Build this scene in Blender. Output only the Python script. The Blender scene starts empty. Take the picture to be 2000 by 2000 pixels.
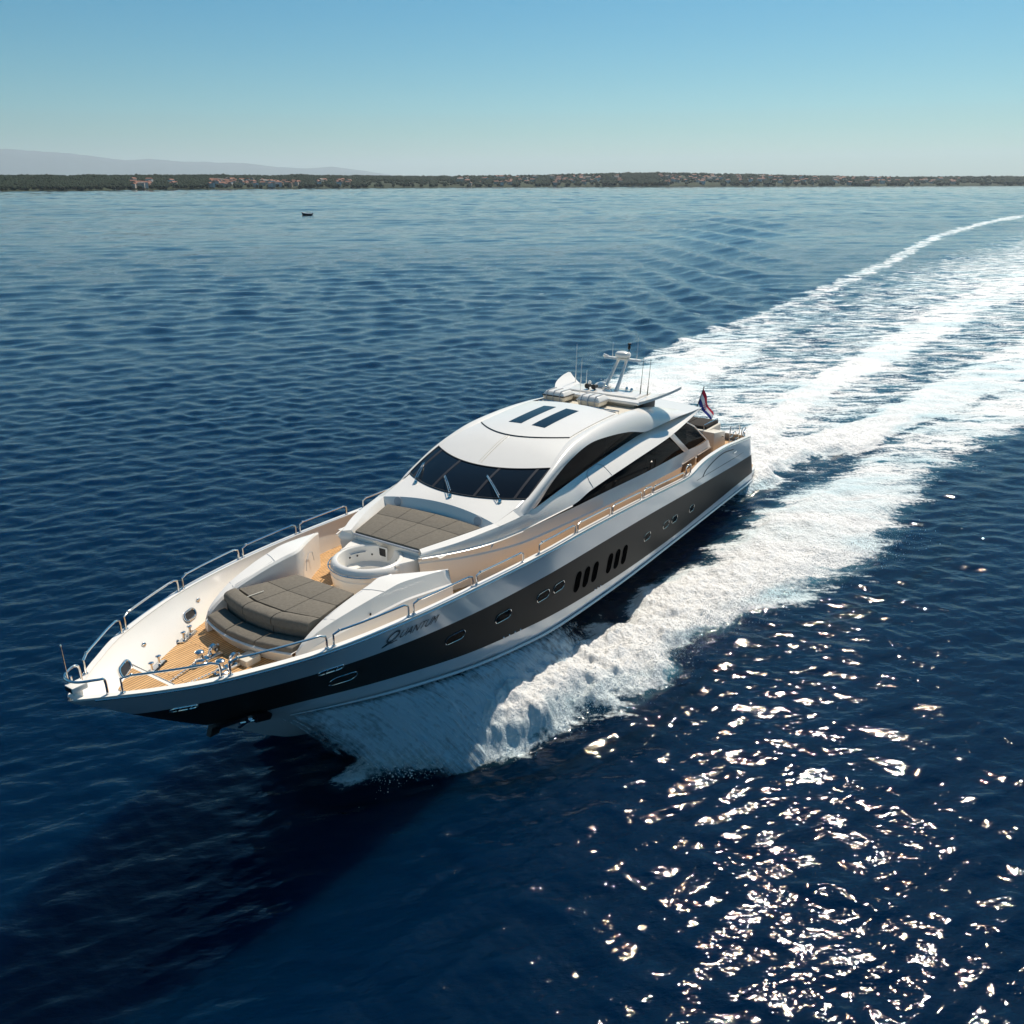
import bpy, bmesh, math, random
import numpy as np
from mathutils import Matrix, Vector, Euler
R = math.radians
rng = np.random.default_rng(7); random.seed(7)
SC = bpy.context.scene; COL = SC.collection

# ------------------------------------------------------------------ camera
CAM = np.array([37.5307, 13.9037, 13.8968]); FOC = 0.81198
CR = np.array([[-0.539658, 0.841884, -0.000672], [-0.310269, -0.198144, 0.929770], [-0.782625, -0.501967, -0.368140]])
cd = bpy.data.cameras.new('camera'); cam = bpy.data.objects.new('camera', cd); COL.objects.link(cam)
cd.sensor_width = 36; cd.lens = 36 * FOC; cd.clip_start = 0.1; cd.clip_end = 120000
m = Matrix(((CR[0][0], CR[1][0], -CR[2][0], CAM[0]), (CR[0][1], CR[1][1], -CR[2][1], CAM[1]), (CR[0][2], CR[1][2], -CR[2][2], CAM[2]), (0, 0, 0, 1)))
cam.matrix_world = m; SC.camera = cam
# ------------------------------------------------------------------ light
SUN_EL, SUN_AZ = R(50), R(184.5)          # azimuth counted from +x towards +y
sdir = Vector((math.cos(SUN_EL) * math.cos(SUN_AZ), math.cos(SUN_EL) * math.sin(SUN_AZ), math.sin(SUN_EL)))
W = bpy.data.worlds.new('World'); SC.world = W; W.use_nodes = True
nt = W.node_tree; nt.nodes.clear()
sky = nt.nodes.new('ShaderNodeTexSky'); sky.sky_type = 'NISHITA'; sky.sun_disc = False
sky.sun_elevation = SUN_EL; sky.sun_rotation = math.pi / 2 - SUN_AZ
sky.altitude = 0; sky.air_density = 1.0; sky.dust_density = 0.5; sky.ozone_density = 3.0
bg = nt.nodes.new('ShaderNodeBackground'); bg.inputs[1].default_value = 0.064
out = nt.nodes.new('ShaderNodeOutputWorld')
hs = nt.nodes.new('ShaderNodeHueSaturation'); hs.inputs['Hue'].default_value = 0.478; hs.inputs['Saturation'].default_value = 1.55
tint = nt.nodes.new('ShaderNodeMix'); tint.data_type = 'RGBA'; tint.blend_type = 'MULTIPLY'; tint.inputs[0].default_value = 1.0; tint.inputs[7].default_value = (0.55, 0.98, 1.08, 1)
nt.links.new(sky.outputs[0], hs.inputs['Color']); nt.links.new(hs.outputs[0], tint.inputs[6]); nt.links.new(tint.outputs[2], bg.inputs[0]); nt.links.new(bg.outputs[0], out.inputs[0])
sl = bpy.data.lights.new('sun', 'SUN'); sl.energy = 5.0; sl.angle = R(0.53); sl.color = (1.0, 0.90, 0.77)
so = bpy.data.objects.new('sun', sl); COL.objects.link(so)
so.rotation_euler = sdir.to_track_quat('Z', 'Y').to_euler(); so.location = (0, 0, 60)
SC.view_settings.view_transform = 'Standard'; SC.view_settings.look = 'None'
SC.view_settings.exposure = 0.16; SC.view_settings.gamma = 1.0
SC.render.engine = 'CYCLES'
SC.cycles.use_denoising = True; SC.cycles.sample_clamp_indirect = 8; SC.cycles.volume_bounces = 1
SC.cycles.max_bounces = 8; SC.cycles.caustics_reflective = False; SC.cycles.caustics_refractive = False

# ------------------------------------------------------------------ helpers
def tag(o, label=None, cat=None, group=None, kind=None):
    if label: o['label'] = label
    if cat: o['category'] = cat
    if group: o['group'] = group
    if kind: o['kind'] = kind
    return o
def empty(name, loc=(0, 0, 0)):
    o = bpy.data.objects.new(name, None); COL.objects.link(o); o.location = loc; o.empty_display_size = 0.3
    return o
def catmull(P, n=12):
    P = np.asarray(P, float); Q = np.vstack([2 * P[0] - P[1], P, 2 * P[-1] - P[-2]]); o = []
    for i in range(len(P) - 1):
        p0, p1, p2, p3 = Q[i:i + 4]
        for t in np.linspace(0, 1, n, endpoint=False):
            o.append(0.5 * ((2 * p1) + (-p0 + p2) * t + (2 * p0 - 5 * p1 + 4 * p2 - p3) * t * t + (-p0 + 3 * p1 - 3 * p2 + p3) * t ** 3))
    o.append(P[-1]); return np.array(o)
def row(P, n, mode='x'):
    D = catmull(P, 14)
    if mode == 'x':
        k = D[:, 0]
    else:
        k = np.concatenate([[0], np.cumsum(np.linalg.norm(np.diff(D, axis=0), axis=1))])
    if k[-1] < k[0]: ks = -k
    else: ks = k
    ks = np.maximum.accumulate(ks)
    t = np.linspace(ks[0], ks[-1], n)
    return np.stack([np.interp(t, ks, D[:, j]) for j in range(3)], 1)
class G:
    def __init__(s): s.v = []; s.f = []; s.m = []
    def add(s, v, f, mi=0):
        b = len(s.v); s.v += [tuple(map(float, p)) for p in v]
        s.f += [tuple(int(i) + b for i in q) for q in f]; s.m += [mi] * len(f); return s
    def grid(s, P, mi=0, cu=False, cv=False, flip=False):
        P = np.asarray(P, float); a, b = P.shape[:2]; f = []
        for i in range(a if cu else a - 1):
            for j in range(b if cv else b - 1):
                q = (i * b + j, ((i + 1) % a) * b + j, ((i + 1) % a) * b + (j + 1) % b, i * b + (j + 1) % b)
                f.append(q[::-1] if flip else q)
        return s.add(P.reshape(-1, 3), f, mi)
    def strip(s, rows, n=40, mi=0, mirror=True, mode='x'):
        P = np.array([row(r, n, mode) for r in rows])
        s.grid(P, mi)
        if mirror: s.grid(P * np.array([1, -1, 1]), mi, flip=True)
        return s
    def tube(s, P, r, seg=8, mi=0, closed=False, cap=True):
        P = np.asarray(P, float); n = len(P); rings = []
        T = np.gradient(P, axis=0) if not closed else np.roll(P, -1, 0) - np.roll(P, 1, 0)
        T /= np.linalg.norm(T, axis=1)[:, None] + 1e-12
        u = np.cross(T[0], (0, 0, 1.0))
        if np.linalg.norm(u) < 1e-3: u = np.cross(T[0], (0, 1.0, 0))
        r = np.broadcast_to(np.asarray(r, float), (n,))
        for i in range(n):
            u = u - T[i] * (u @ T[i]); u /= np.linalg.norm(u); w = np.cross(T[i], u)
            a = np.linspace(0, 2 * np.pi, seg, endpoint=False)
            rings.append(P[i] + r[i] * (np.cos(a)[:, None] * u + np.sin(a)[:, None] * w))
        b = len(s.v); s.grid(np.array(rings), mi, cu=closed, cv=True)
        if cap and not closed:
            s.f += [tuple(b + k for k in range(seg))[::-1], tuple(b + (n - 1) * seg + k for k in range(seg))]; s.m += [mi, mi]
        return s
    def lathe(s, prof, c, seg=32, mi=0, sc=(1, 1)):
        a = np.linspace(0, 2 * np.pi, seg, endpoint=False)
        P = np.array([[(c[0] + r * math.cos(t) * sc[0], c[1] + r * math.sin(t) * sc[1], c[2] + z) for t in a] for r, z in prof])
        return s.grid(P, mi, cv=True)
    def hexa(s, B, T, bev=0.0, seg=2, mi=0):
        """solid from four bottom and four top corners, edges rounded"""
        bm = bmesh.new(); vs = [bm.verts.new(tuple(map(float, p))) for p in list(B) + list(T)]
        for q in ((3, 2, 1, 0), (4, 5, 6, 7), (0, 1, 5, 4), (1, 2, 6, 5), (2, 3, 7, 6), (3, 0, 4, 7)): bm.faces.new([vs[i] for i in q])
        bmesh.ops.recalc_face_normals(bm, faces=bm.faces)
        if bev: bmesh.ops.bevel(bm, geom=list(bm.edges), offset=bev, segments=seg, profile=0.6, affect='EDGES')
        bm.verts.index_update()
        s.add([v.co for v in bm.verts], [[v.index for v in f.verts] for f in bm.faces], mi); bm.free(); return s
    def box(s, lo, hi, bev=0.0, mi=0, seg=2):
        a, b = lo, hi; q = [(a[0], a[1]), (b[0], a[1]), (b[0], b[1]), (a[0], b[1])]
        return s.hexa([(x, y, a[2]) for x, y in q], [(x, y, b[2]) for x, y in q], bev, seg, mi)
    def poly(s, P, n, th, mi=0):
        """flat polygon thickened by th along n"""
        P = np.asarray(P, float); n = np.asarray(n, float) * th; k = len(P)
        f = [tuple(range(k)), tuple(range(2 * k - 1, k - 1, -1))] + [(i, i + k, (i + 1) % k + k, (i + 1) % k) for i in range(k)]
        return s.add(np.vstack([P, P + n]), f, mi)
    def ball(s, c, r, mi=0, seg=12, sc=(1, 1, 1)):
        t = np.linspace(0.02, np.pi - 0.02, seg // 2 + 2); p = np.linspace(0, 2 * np.pi, seg, endpoint=False)
        P = np.array([[(c[0] + r * sc[0] * math.sin(a) * math.cos(b), c[1] + r * sc[1] * math.sin(a) * math.sin(b), c[2] + r * sc[2] * math.cos(a)) for b in p] for a in t])
        return s.grid(P, mi, cv=True)
    def build(s, name, mats, parent=None, ang=38, smooth=True, recalc=False):
        me = bpy.data.meshes.new(name); me.from_pydata(s.v, [], s.f)
        mats = mats if isinstance(mats, (list, tuple)) else [mats]
        for q in mats: me.materials.append(q)
        me.polygons.foreach_set('material_index', s.m)
        bm = bmesh.new(); bm.from_mesh(me); bmesh.ops.remove_doubles(bm, verts=bm.verts, dist=0.0004)
        if recalc: bmesh.ops.recalc_face_normals(bm, faces=bm.faces)
        bm.to_mesh(me); bm.free()
        if smooth:
            me.polygons.foreach_set('use_smooth', [True] * len(me.polygons)); me.set_sharp_from_angle(angle=R(ang))
        o = bpy.data.objects.new(name, me); COL.objects.link(o)
        if parent: o.parent = parent
        return o

# ------------------------------------------------------------------ materials
def mat(name, col, rough=0.5, metal=0.0, spec=0.5, coat=0.0, noise=0.0, nscale=5.0, bump=0.0, bscale=80.0, ior=1.5):
    M = bpy.data.materials.new(name); M.use_nodes = True; t = M.node_tree; b = t.nodes['Principled BSDF']
    b.inputs['Base Color'].default_value = (*col, 1); b.inputs['Roughness'].default_value = rough; b.inputs['Metallic'].default_value = metal
    b.inputs['Specular IOR Level'].default_value = spec; b.inputs['Coat Weight'].default_value = coat; b.inputs['Coat Roughness'].default_value = 0.04
    b.inputs['IOR'].default_value = ior
    tc = t.nodes.new('ShaderNodeTexCoord')
    if noise:
        n = t.nodes.new('ShaderNodeTexNoise'); n.inputs['Scale'].default_value = nscale; n.inputs['Detail'].default_value = 6
        t.links.new(tc.outputs['Object'], n.inputs['Vector'])
        r = t.nodes.new('ShaderNodeMapRange'); r.inputs[1].default_value = 0.3; r.inputs[2].default_value = 0.7; r.inputs[3].default_value = 1 - noise; r.inputs[4].default_value = 1 + noise
        x = t.nodes.new('ShaderNodeMix'); x.data_type = 'RGBA'; x.blend_type = 'MULTIPLY'; x.inputs[0].default_value = 1
        x.inputs[6].default_value = (*col, 1)
        t.links.new(n.outputs[0], r.inputs[0]); t.links.new(r.outputs[0], x.inputs[7]); t.links.new(x.outputs[2], b.inputs['Base Color'])
    if bump:
        n = t.nodes.new('ShaderNodeTexNoise'); n.inputs['Scale'].default_value = bscale; n.inputs['Detail'].default_value = 4
        t.links.new(tc.outputs['Object'], n.inputs['Vector'])
        u = t.nodes.new('ShaderNodeBump'); u.inputs['Strength'].default_value = bump; u.inputs['Distance'].default_value = 0.01
        t.links.new(n.outputs[0], u.inputs['Height']); t.links.new(u.outputs[0], b.inputs['Normal'])
    return M
WHITE = mat('gelcoat_white', (0.84, 0.81, 0.75), 0.22, spec=0.5, coat=0.35, noise=0.03, nscale=0.7)
TOPSIDE = mat('topside_silver', (0.60, 0.63, 0.65), 0.16, metal=0.15, spec=0.5, coat=0.45, noise=0.02, nscale=0.5)
CREAM = mat('gelcoat_cream', (0.72, 0.66, 0.55), 0.35, noise=0.04, nscale=2)
STRIPE = mat('hull_grey', (0.025, 0.0235, 0.0225), 0.40, spec=0.08, noise=0.06, nscale=0.6)
GLASS = mat('dark_glass', (0.006, 0.008, 0.012), 0.03, spec=0.28); SGLASS = mat('side_glass', (0.005, 0.006, 0.008), 0.04, spec=0.4, ior=1.07)
STEEL = mat('steel', (0.74, 0.73, 0.71), 0.14, metal=1.0)
BLACK = mat('black_rubber', (0.008, 0.008, 0.009), 0.5, noise=0.1)
FABRIC = mat('grey_fabric', (0.168, 0.152, 0.126), 0.9, spec=0.15, noise=0.10, nscale=14, bump=0.6, bscale=220)
DFABRIC = mat('dark_fabric', (0.045, 0.040, 0.036), 0.9, spec=0.15, noise=0.10, nscale=14, bump=0.6, bscale=220)
BROWN = mat('brown_panel', (0.12, 0.075, 0.045), 0.5, noise=0.15)
VENT = mat('vent_black', (0.002, 0.002, 0.002), 0.9, spec=0.02)
GREYL = mat('light_grey', (0.42, 0.44, 0.47), 0.4, noise=0.05)
def teak():
    M = mat('teak', (0.45, 0.27, 0.12), 0.6, spec=0.3); t = M.node_tree; b = t.nodes['Principled BSDF']
    tc = t.nodes.new('ShaderNodeTexCoord')
    br = t.nodes.new('ShaderNodeTexBrick'); br.inputs['Scale'].default_value = 1.0
    br.inputs['Color1'].default_value = (0.66, 0.40, 0.18, 1); br.inputs['Color2'].default_value = (0.55, 0.32, 0.135, 1); br.inputs['Mortar'].default_value = (0.05, 0.03, 0.02, 1)
    br.inputs['Mortar Size'].default_value = 0.008; br.inputs['Brick Width'].default_value = 2.4; br.inputs['Row Height'].default_value = 0.075; br.inputs['Bias'].default_value = 0.0
    n = t.nodes.new('ShaderNodeTexNoise'); n.inputs['Scale'].default_value = 1.0; n.inputs['Detail'].default_value = 7
    mp = t.nodes.new('ShaderNodeMapping'); mp.inputs['Scale'].default_value = (3, 40, 3)
    x = t.nodes.new('ShaderNodeMix'); x.data_type = 'RGBA'; x.blend_type = 'MULTIPLY'; x.inputs[0].default_value = 1
    r = t.nodes.new('ShaderNodeMapRange'); r.inputs[1].default_value = 0.3; r.inputs[2].default_value = 0.7; r.inputs[3].default_value = 0.75; r.inputs[4].default_value = 1.2
    t.links.new(tc.outputs['Object'], br.inputs['Vector']); t.links.new(tc.outputs['Object'], mp.inputs['Vector']); t.links.new(mp.outputs[0], n.inputs['Vector'])
    t.links.new(n.outputs[0], r.inputs[0]); t.links.new(br.outputs[0], x.inputs[6]); t.links.new(r.outputs[0], x.inputs[7]); t.links.new(x.outputs[2], b.inputs['Base Color'])
    return M
def wrinkle(M):
    t = M.node_tree; b = t.nodes['Principled BSDF']; old = b.inputs['Normal'].links[0].from_socket
    n = t.nodes.new('ShaderNodeTexNoise'); n.inputs['Scale'].default_value = 3.2; n.inputs['Detail'].default_value = 5; n.inputs['Distortion'].default_value = .8
    tc = t.nodes.new('ShaderNodeTexCoord'); t.links.new(tc.outputs['Object'], n.inputs['Vector'])
    u = t.nodes.new('ShaderNodeBump'); u.inputs['Strength'].default_value = .7; u.inputs['Distance'].default_value = .03; t.links.new(n.outputs[0], u.inputs['Height']); t.links.new(old, u.inputs['Normal']); t.links.new(u.outputs[0], b.inputs['Normal'])
wrinkle(FABRIC); wrinkle(DFABRIC)
TEAK = teak()

# ------------------------------------------------------------------ sea
def hash2(i, j, s):
    n = (i * 374761393 + j * 668265263 + s * 974634323) & 0x7fffffff
    n = ((n ^ (n >> 13)) * 1274126177) & 0x7fffffff
    return ((n ^ (n >> 16)) & 0xffff) / 65535.0
def vnoise(x, y, s=0):
    i = np.floor(x).astype(np.int64); j = np.floor(y).astype(np.int64); fx = x - i; fy = y - j
    fx = fx * fx * fx * (fx * (fx * 6 - 15) + 10); fy = fy * fy * fy * (fy * (fy * 6 - 15) + 10)
    a, b, c, d = hash2(i, j, s), hash2(i + 1, j, s), hash2(i, j + 1, s), hash2(i + 1, j + 1, s)
    return (a * (1 - fx) + b * fx) * (1 - fy) + (c * (1 - fx) + d * fx) * fy
def fbm(x, y, o=4, s=0, g=0.5):
    t = 0; a = 1; n = 0
    for k in range(o):
        t = t + a * vnoise(x, y, s + k * 7); n += a; a *= g; x = x * 2.03 + 3.1; y = y * 2.03 + 1.7
    return t / n
def sstep(a, b, x):
    t = np.clip((x - a) / (b - a), 0, 1); return t * t * (3 - 2 * t)
# foam ribbons of the wake: (x, y, half width, density), world metres
RIB = [
 [(25.6, 1.1, .5, .40), (24.6, 1.6, .7, .62), (23.6, 2.15, .85, .8), (22.6, 2.7, 1.0, .9), (21.3, 3.15, 1.25, 1), (20, 3.55, 1.3, 1), (18, 4.15, 1.45, 1), (15.5, 4.5, 1.35, 1), (13, 5.0, 1.5, 1), (10, 5.4, 1.75, 1), (7.5, 6.3, 2.1, .95), (2.4, 7.1, 2.5, .85), (-3.4, 7.8, 2.3, .62), (-7.6, 8.6, 2.2, .55), (-13, 9.3, 2.3, .5), (-19, 11.0, 2.2, .6), (-28, 13.2, 2.6, .75), (-40, 15.6, 3, .7), (-60, 20, 4, .6)],
 [(-0.6, 2.4, .8, .9), (-3, 2.3, 1.5, 1), (-6.3, 2.6, 1.6, 1), (-11, 4.4, 1.6, 1), (-21.6, 7.6, 2.0, .95), (-37.6, 10.9, 2.7, .85), (-48.3, 13.3, 3.2, .8), (-70, 18, 4, .65), (-110, 29, 6, .5)],
 [(-0.6, 0, 2.2, .85), (-3, 0, 2.2, 1), (-9.4, .4, 1.5, .95), (-18.2, .4, 1.5, .92), (-32.8, 1.2, 2.1, .88), (-51, 2.8, 2.7, .8), (-78.1, 4.8, 3.6, .75), (-106, 8.0, 4.6, .7), (-160, 15, 6, .6), (-260, 34, 9, .5), (-420, 75, 14, .4)],
 [(24.0, -1.8, .5, .5), (23, -2.5, .8, .8), (22, -3.0, 1.0, .95), (20, -3.6, 1.3, 1), (15.5, -4.5, 1.4, 1), (10, -5.4, 1.8, 1), (2.4, -7.0, 2.3, .95), (-5, -8.0, 2.7, .95), (-15, -9.0, 3.4, .92), (-24.6, -10.2, 3.7, .85), (-33, -10.2, 3.6, .72), (-44, -11.0, 3.7, .6), (-60, -10.5, 3.6, .5), (-90, -11.5, 3, .36), (-140, -12, 3, .22)],
 [(-24, -13.4, 1.2, .55), (-44, -14.3, 1.2, .60), (-59.9, -13.8, 1.2, .58), (-90.9, -13.9, 1.3, .57), (-143, -14.3, 1.5, .57), (-248, -17.1, 2.0, .57), (-420, -6.0, 3.2, .56), (-700, 40, 6, .42)],
 [(-2, -1.5, 5.0, .46), (-12, -1.5, 7.5, .49), (-30, -1, 10.5, .50), (-50, 1.5, 13, .51), (-80, 5, 16, .51), (-120, 12, 22, .55), (-200, 28, 30, .52), (-420, 75, 60, .46)],
 [(-30, 14, 3, .6), (-45, 16, 5, .68), (-70, 22, 7, .62), (-110, 34, 9, .55)],
 [(-4, -3.6, 2.2, .6), (-15, -4.0, 2.2, .48), (-30, -4.4, 2.6, .30), (-60, -4.6, 4, .24), (-120, -3, 6, .22)],
 [(-13, 3.0, 1.5, .25), (-30, 6.2, 1.8, .28), (-60, 10, 3, .35), (-110, 19, 5, .35)],
]
def ribbon(x, y, P, soft=1.0):
    """largest density of a ribbon at (x, y)"""
    D = catmull(P, 6); best = np.zeros_like(x)
    for a, b in zip(D[:-1], D[1:]):
        ex, ey = b[0] - a[0], b[1] - a[1]; L = ex * ex + ey * ey + 1e-9
        sel = (np.abs(y - (a[1] + b[1]) / 2) < abs(ey) / 2 + 3 * max(a[2], b[2]) + 3) & (np.abs(x - (a[0] + b[0]) / 2) < abs(ex) / 2 + 3 * max(a[2], b[2]) + 3)
        if not sel.any(): continue
        t = np.clip(((x[sel] - a[0]) * ex + (y[sel] - a[1]) * ey) / L, 0, 1)
        d = np.hypot(x[sel] - a[0] - t * ex, y[sel] - a[1] - t * ey); w = a[2] + t * (b[2] - a[2]); q = a[3] + t * (b[3] - a[3])
        val = q * (1 - .24 * sstep(-6, -40, a[0])) * (1 - sstep(0.45, 1.6 * soft, d / w))
        best[sel] = np.maximum(best[sel], val)
    return best
def rows_r():
    h = CAM[2]; r = [4.0]
    while r[-1] < 60000:
        x = r[-1]; c = 0.008 * x if x < 6000 else 0.05 * x
        r.append(x + min(max(0.00125 * (x * x + h * h) / h, 0.03), c))
    return np.array([0.01, 1.5, 3.0] + r)
yaw0 = math.atan2(CR[2][1], CR[2][0])
aa = np.concatenate([np.linspace(yaw0 - R(40), yaw0 + R(40), 1180), yaw0 + R(40) + np.linspace(R(2), R(278), 139)])
rr = rows_r(); NA, NR = len(aa), len(rr)
RRg, AAg = np.meshgrid(rr, aa, indexing='ij')
X = CAM[0] + RRg * np.cos(AAg); Y = CAM[1] + RRg * np.sin(AAg)
dist = np.hypot(RRg, CAM[2])
spac = np.maximum(np.gradient(RRg, axis=0), RRg * R(80) / 1180)
Z = np.zeros_like(X); SUB = np.zeros_like(X)
gust = 0.45 + 1.1 * fbm((X * math.cos(yaw0) + Y * math.sin(yaw0)) / 38 + 9, (-X * math.sin(yaw0) + Y * math.cos(yaw0)) / 150, 4, 21)
# wind sea: many small plane waves; where the grid is coarse the slope is carried by longer ones
sp_r = np.maximum(np.gradient(rr), rr * R(80) / 1180); sp_r[:3] = .1
NW = 120; LAM = 0.34 * (70 / 0.34) ** (np.arange(NW) / (NW - 1.0)) * rng.uniform(.96, 1.04, NW)
lg = np.log2(LAM[None, :] / sp_r[:, None]); top = np.maximum(np.log2(3.4 / sp_r), 3.4)[:, None]
wt = sstep(1.2, 1.9, lg) * (1 - sstep(top - 1.2, top + .6, lg)) * np.where(LAM > 1.6, .8, 1.0)[None, :]
wt /= np.sqrt((wt ** 2).sum(1) / 2 + 1e-9)[:, None]                       # unit slope variance on every ring
SL = 0.100 * (1 - .62 * sstep(35, 200, rr)) * (1 - .6 * sstep(900, 3500, rr))
for k in range(NW):
    act = wt[:, k] > 1e-3
    if not act.any(): continue
    lam = LAM[k]; th = yaw0 + R(8) + random.gauss(0, R(33)); ph = random.uniform(0, 6.28)
    i0, i1 = np.nonzero(act)[0][[0, -1]]; sl_ = slice(i0, i1 + 1); x_, y_ = X[sl_], Y[sl_]
    c = np.sin(2 * math.pi / lam * (x_ * math.cos(th) + y_ * math.sin(th)) + ph + 2.2 * np.sin(x_ / 17 + k) * np.cos(y_ / 13 - 2 * k))
    Z[sl_] += (wt[sl_, k] * SL[sl_] * lam / (2 * math.pi))[:, None] * gust[sl_] * (c - 0.25 * (1 - 2 * c * c))
SUB = np.zeros_like(X) + .0001 * sstep(70, 600, dist)
# diverging waves thrown off to starboard
Lp = np.array([-37.5, -17.1]); Ld = np.array([-.955, -.297]); nv = np.array([-.62, .785])
u = ((X - Lp[0]) * nv[0] + (Y - Lp[1]) * nv[1]) / float(nv @ Ld) + 62
v = (X - Lp[0]) * (-Ld[1]) + (Y - Lp[1]) * Ld[0]
uu = np.clip(u, 20, 2000); al = (X - Lp[0]) * Ld[0] + (Y - Lp[1]) * Ld[1]
ev = np.exp(-(np.abs(v) / (5.5 + 0.065 * np.clip(al, 0, 400))) ** 2.2) * sstep(-25, 5, al) * (1 - sstep(230, 420, al))
c = np.sin(2 * math.pi * np.log(uu) / math.log(1.23) + 2.2 * (fbm(X / 26, Y / 26, 2, 91) - .5))
Z += ev * (0.13 + 0.0021 * np.clip(al, 0, 200)) * (c + 0.35 * np.maximum(c, 0) ** 3)
# foam density
wob = 0.9 * (fbm(X / 2.6, Y / 2.6, 4, 3) - 0.5); far = np.clip(dist / 60, 1, 6)
Xw = X + 1.6 * wob * far * 0.6; Yw = Y + 1.9 * (fbm(X / 2.1 + 40, Y / 2.1, 4, 5) - 0.5) * far ** 0.5
D = np.zeros_like(X)
region = (X < 30) & (X > -720) & (Y > -60) & (Y < 110)
Dr = np.zeros(region.sum())
for P in RIB: Dr = np.maximum(Dr, ribbon(Xw[region], Yw[region], P))
D[region] = Dr
# hull footprint keeps its dark trough
front = (1 - sstep(-2, 2, -X - 1)); 
env = np.zeros_like(X); e = np.zeros(region.sum())
for P in RIB: e = np.maximum(e, ribbon(X[region], Y[region], P, 1.35))
env[region] = e
near = 1 - sstep(40, 140, -X)
lump = fbm(X / 1.5, Y / 1.5, 5, 11, 0.55) - 0.45
bow = np.exp(-((X - 19) / 9.0) ** 2); aft = np.exp(-((X + 5) / 9.0) ** 2)
near2 = near * sstep(.15, 1.0, D) ** 1.2
bow2 = np.exp(-((X - 21.5) / 4.5) ** 2)
lump2 = fbm(X / .55, Y / .55, 4, 15, .6) - .5
Z += D * near2 * ((0.14 + 0.85 * bow2 + 0.28 * aft) + (0.28 + 0.32 * bow + 0.22 * aft) * lump + (.16 + .28 * bow + .16 * aft) * lump2)
Z += .10 * env * (1 - sstep(60, 200, -X)) * (fbm(X / 1.1, Y / 1.1, 4, 19) - .5)
Z -= 0.18 * np.exp(-((np.abs(Y) - 2.9) / 1.1) ** 2) * sstep(-3, 3, X) * (1 - sstep(14, 19, X))
verts = np.stack([X, Y, Z], 2).reshape(-1, 3)
idx = np.arange(NR * NA).reshape(NR, NA); nx = np.roll(idx, -1, 1)
q = np.stack([idx[:-1], idx[1:], nx[1:], nx[:-1]], 2)[:, :, ::-1]
qm = (np.maximum(env[:-1], env[1:]) > 0.03) & (np.arange(NA) < 1179)[None, :]
def sea_mesh(name, quads, mats):
    used = np.unique(quads); remap = np.full(len(verts), -1); remap[used] = np.arange(len(used))
    me = bpy.data.meshes.new(name); vv = verts[used]; ff = remap[quads].astype(np.int32)
    me.vertices.add(len(vv)); me.vertices.foreach_set('co', vv.ravel().astype(np.float32))
    n = len(ff); me.loops.add(n * 4); me.loops.foreach_set('vertex_index', ff.ravel())
    me.polygons.add(n); me.polygons.foreach_set('loop_start', np.arange(0, n * 4, 4, dtype=np.int32))
    me.polygons.foreach_set('use_smooth', np.ones(n, bool))
    at = me.attributes.new('foam', 'FLOAT', 'POINT'); at.data.foreach_set('value', D.ravel()[used].astype(np.float32))
    at = me.attributes.new('subslope', 'FLOAT', 'POINT'); at.data.foreach_set('value', (np.sqrt(np.sqrt(2 * np.maximum(SUB * gust ** 2, 0))) * sstep(70, 400, dist)).ravel()[used].astype(np.float32))
    me.update(calc_edges=True); me.validate(); me.materials.append(mats)
    o = bpy.data.objects.new(name, me); COL.objects.link(o); return o
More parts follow.
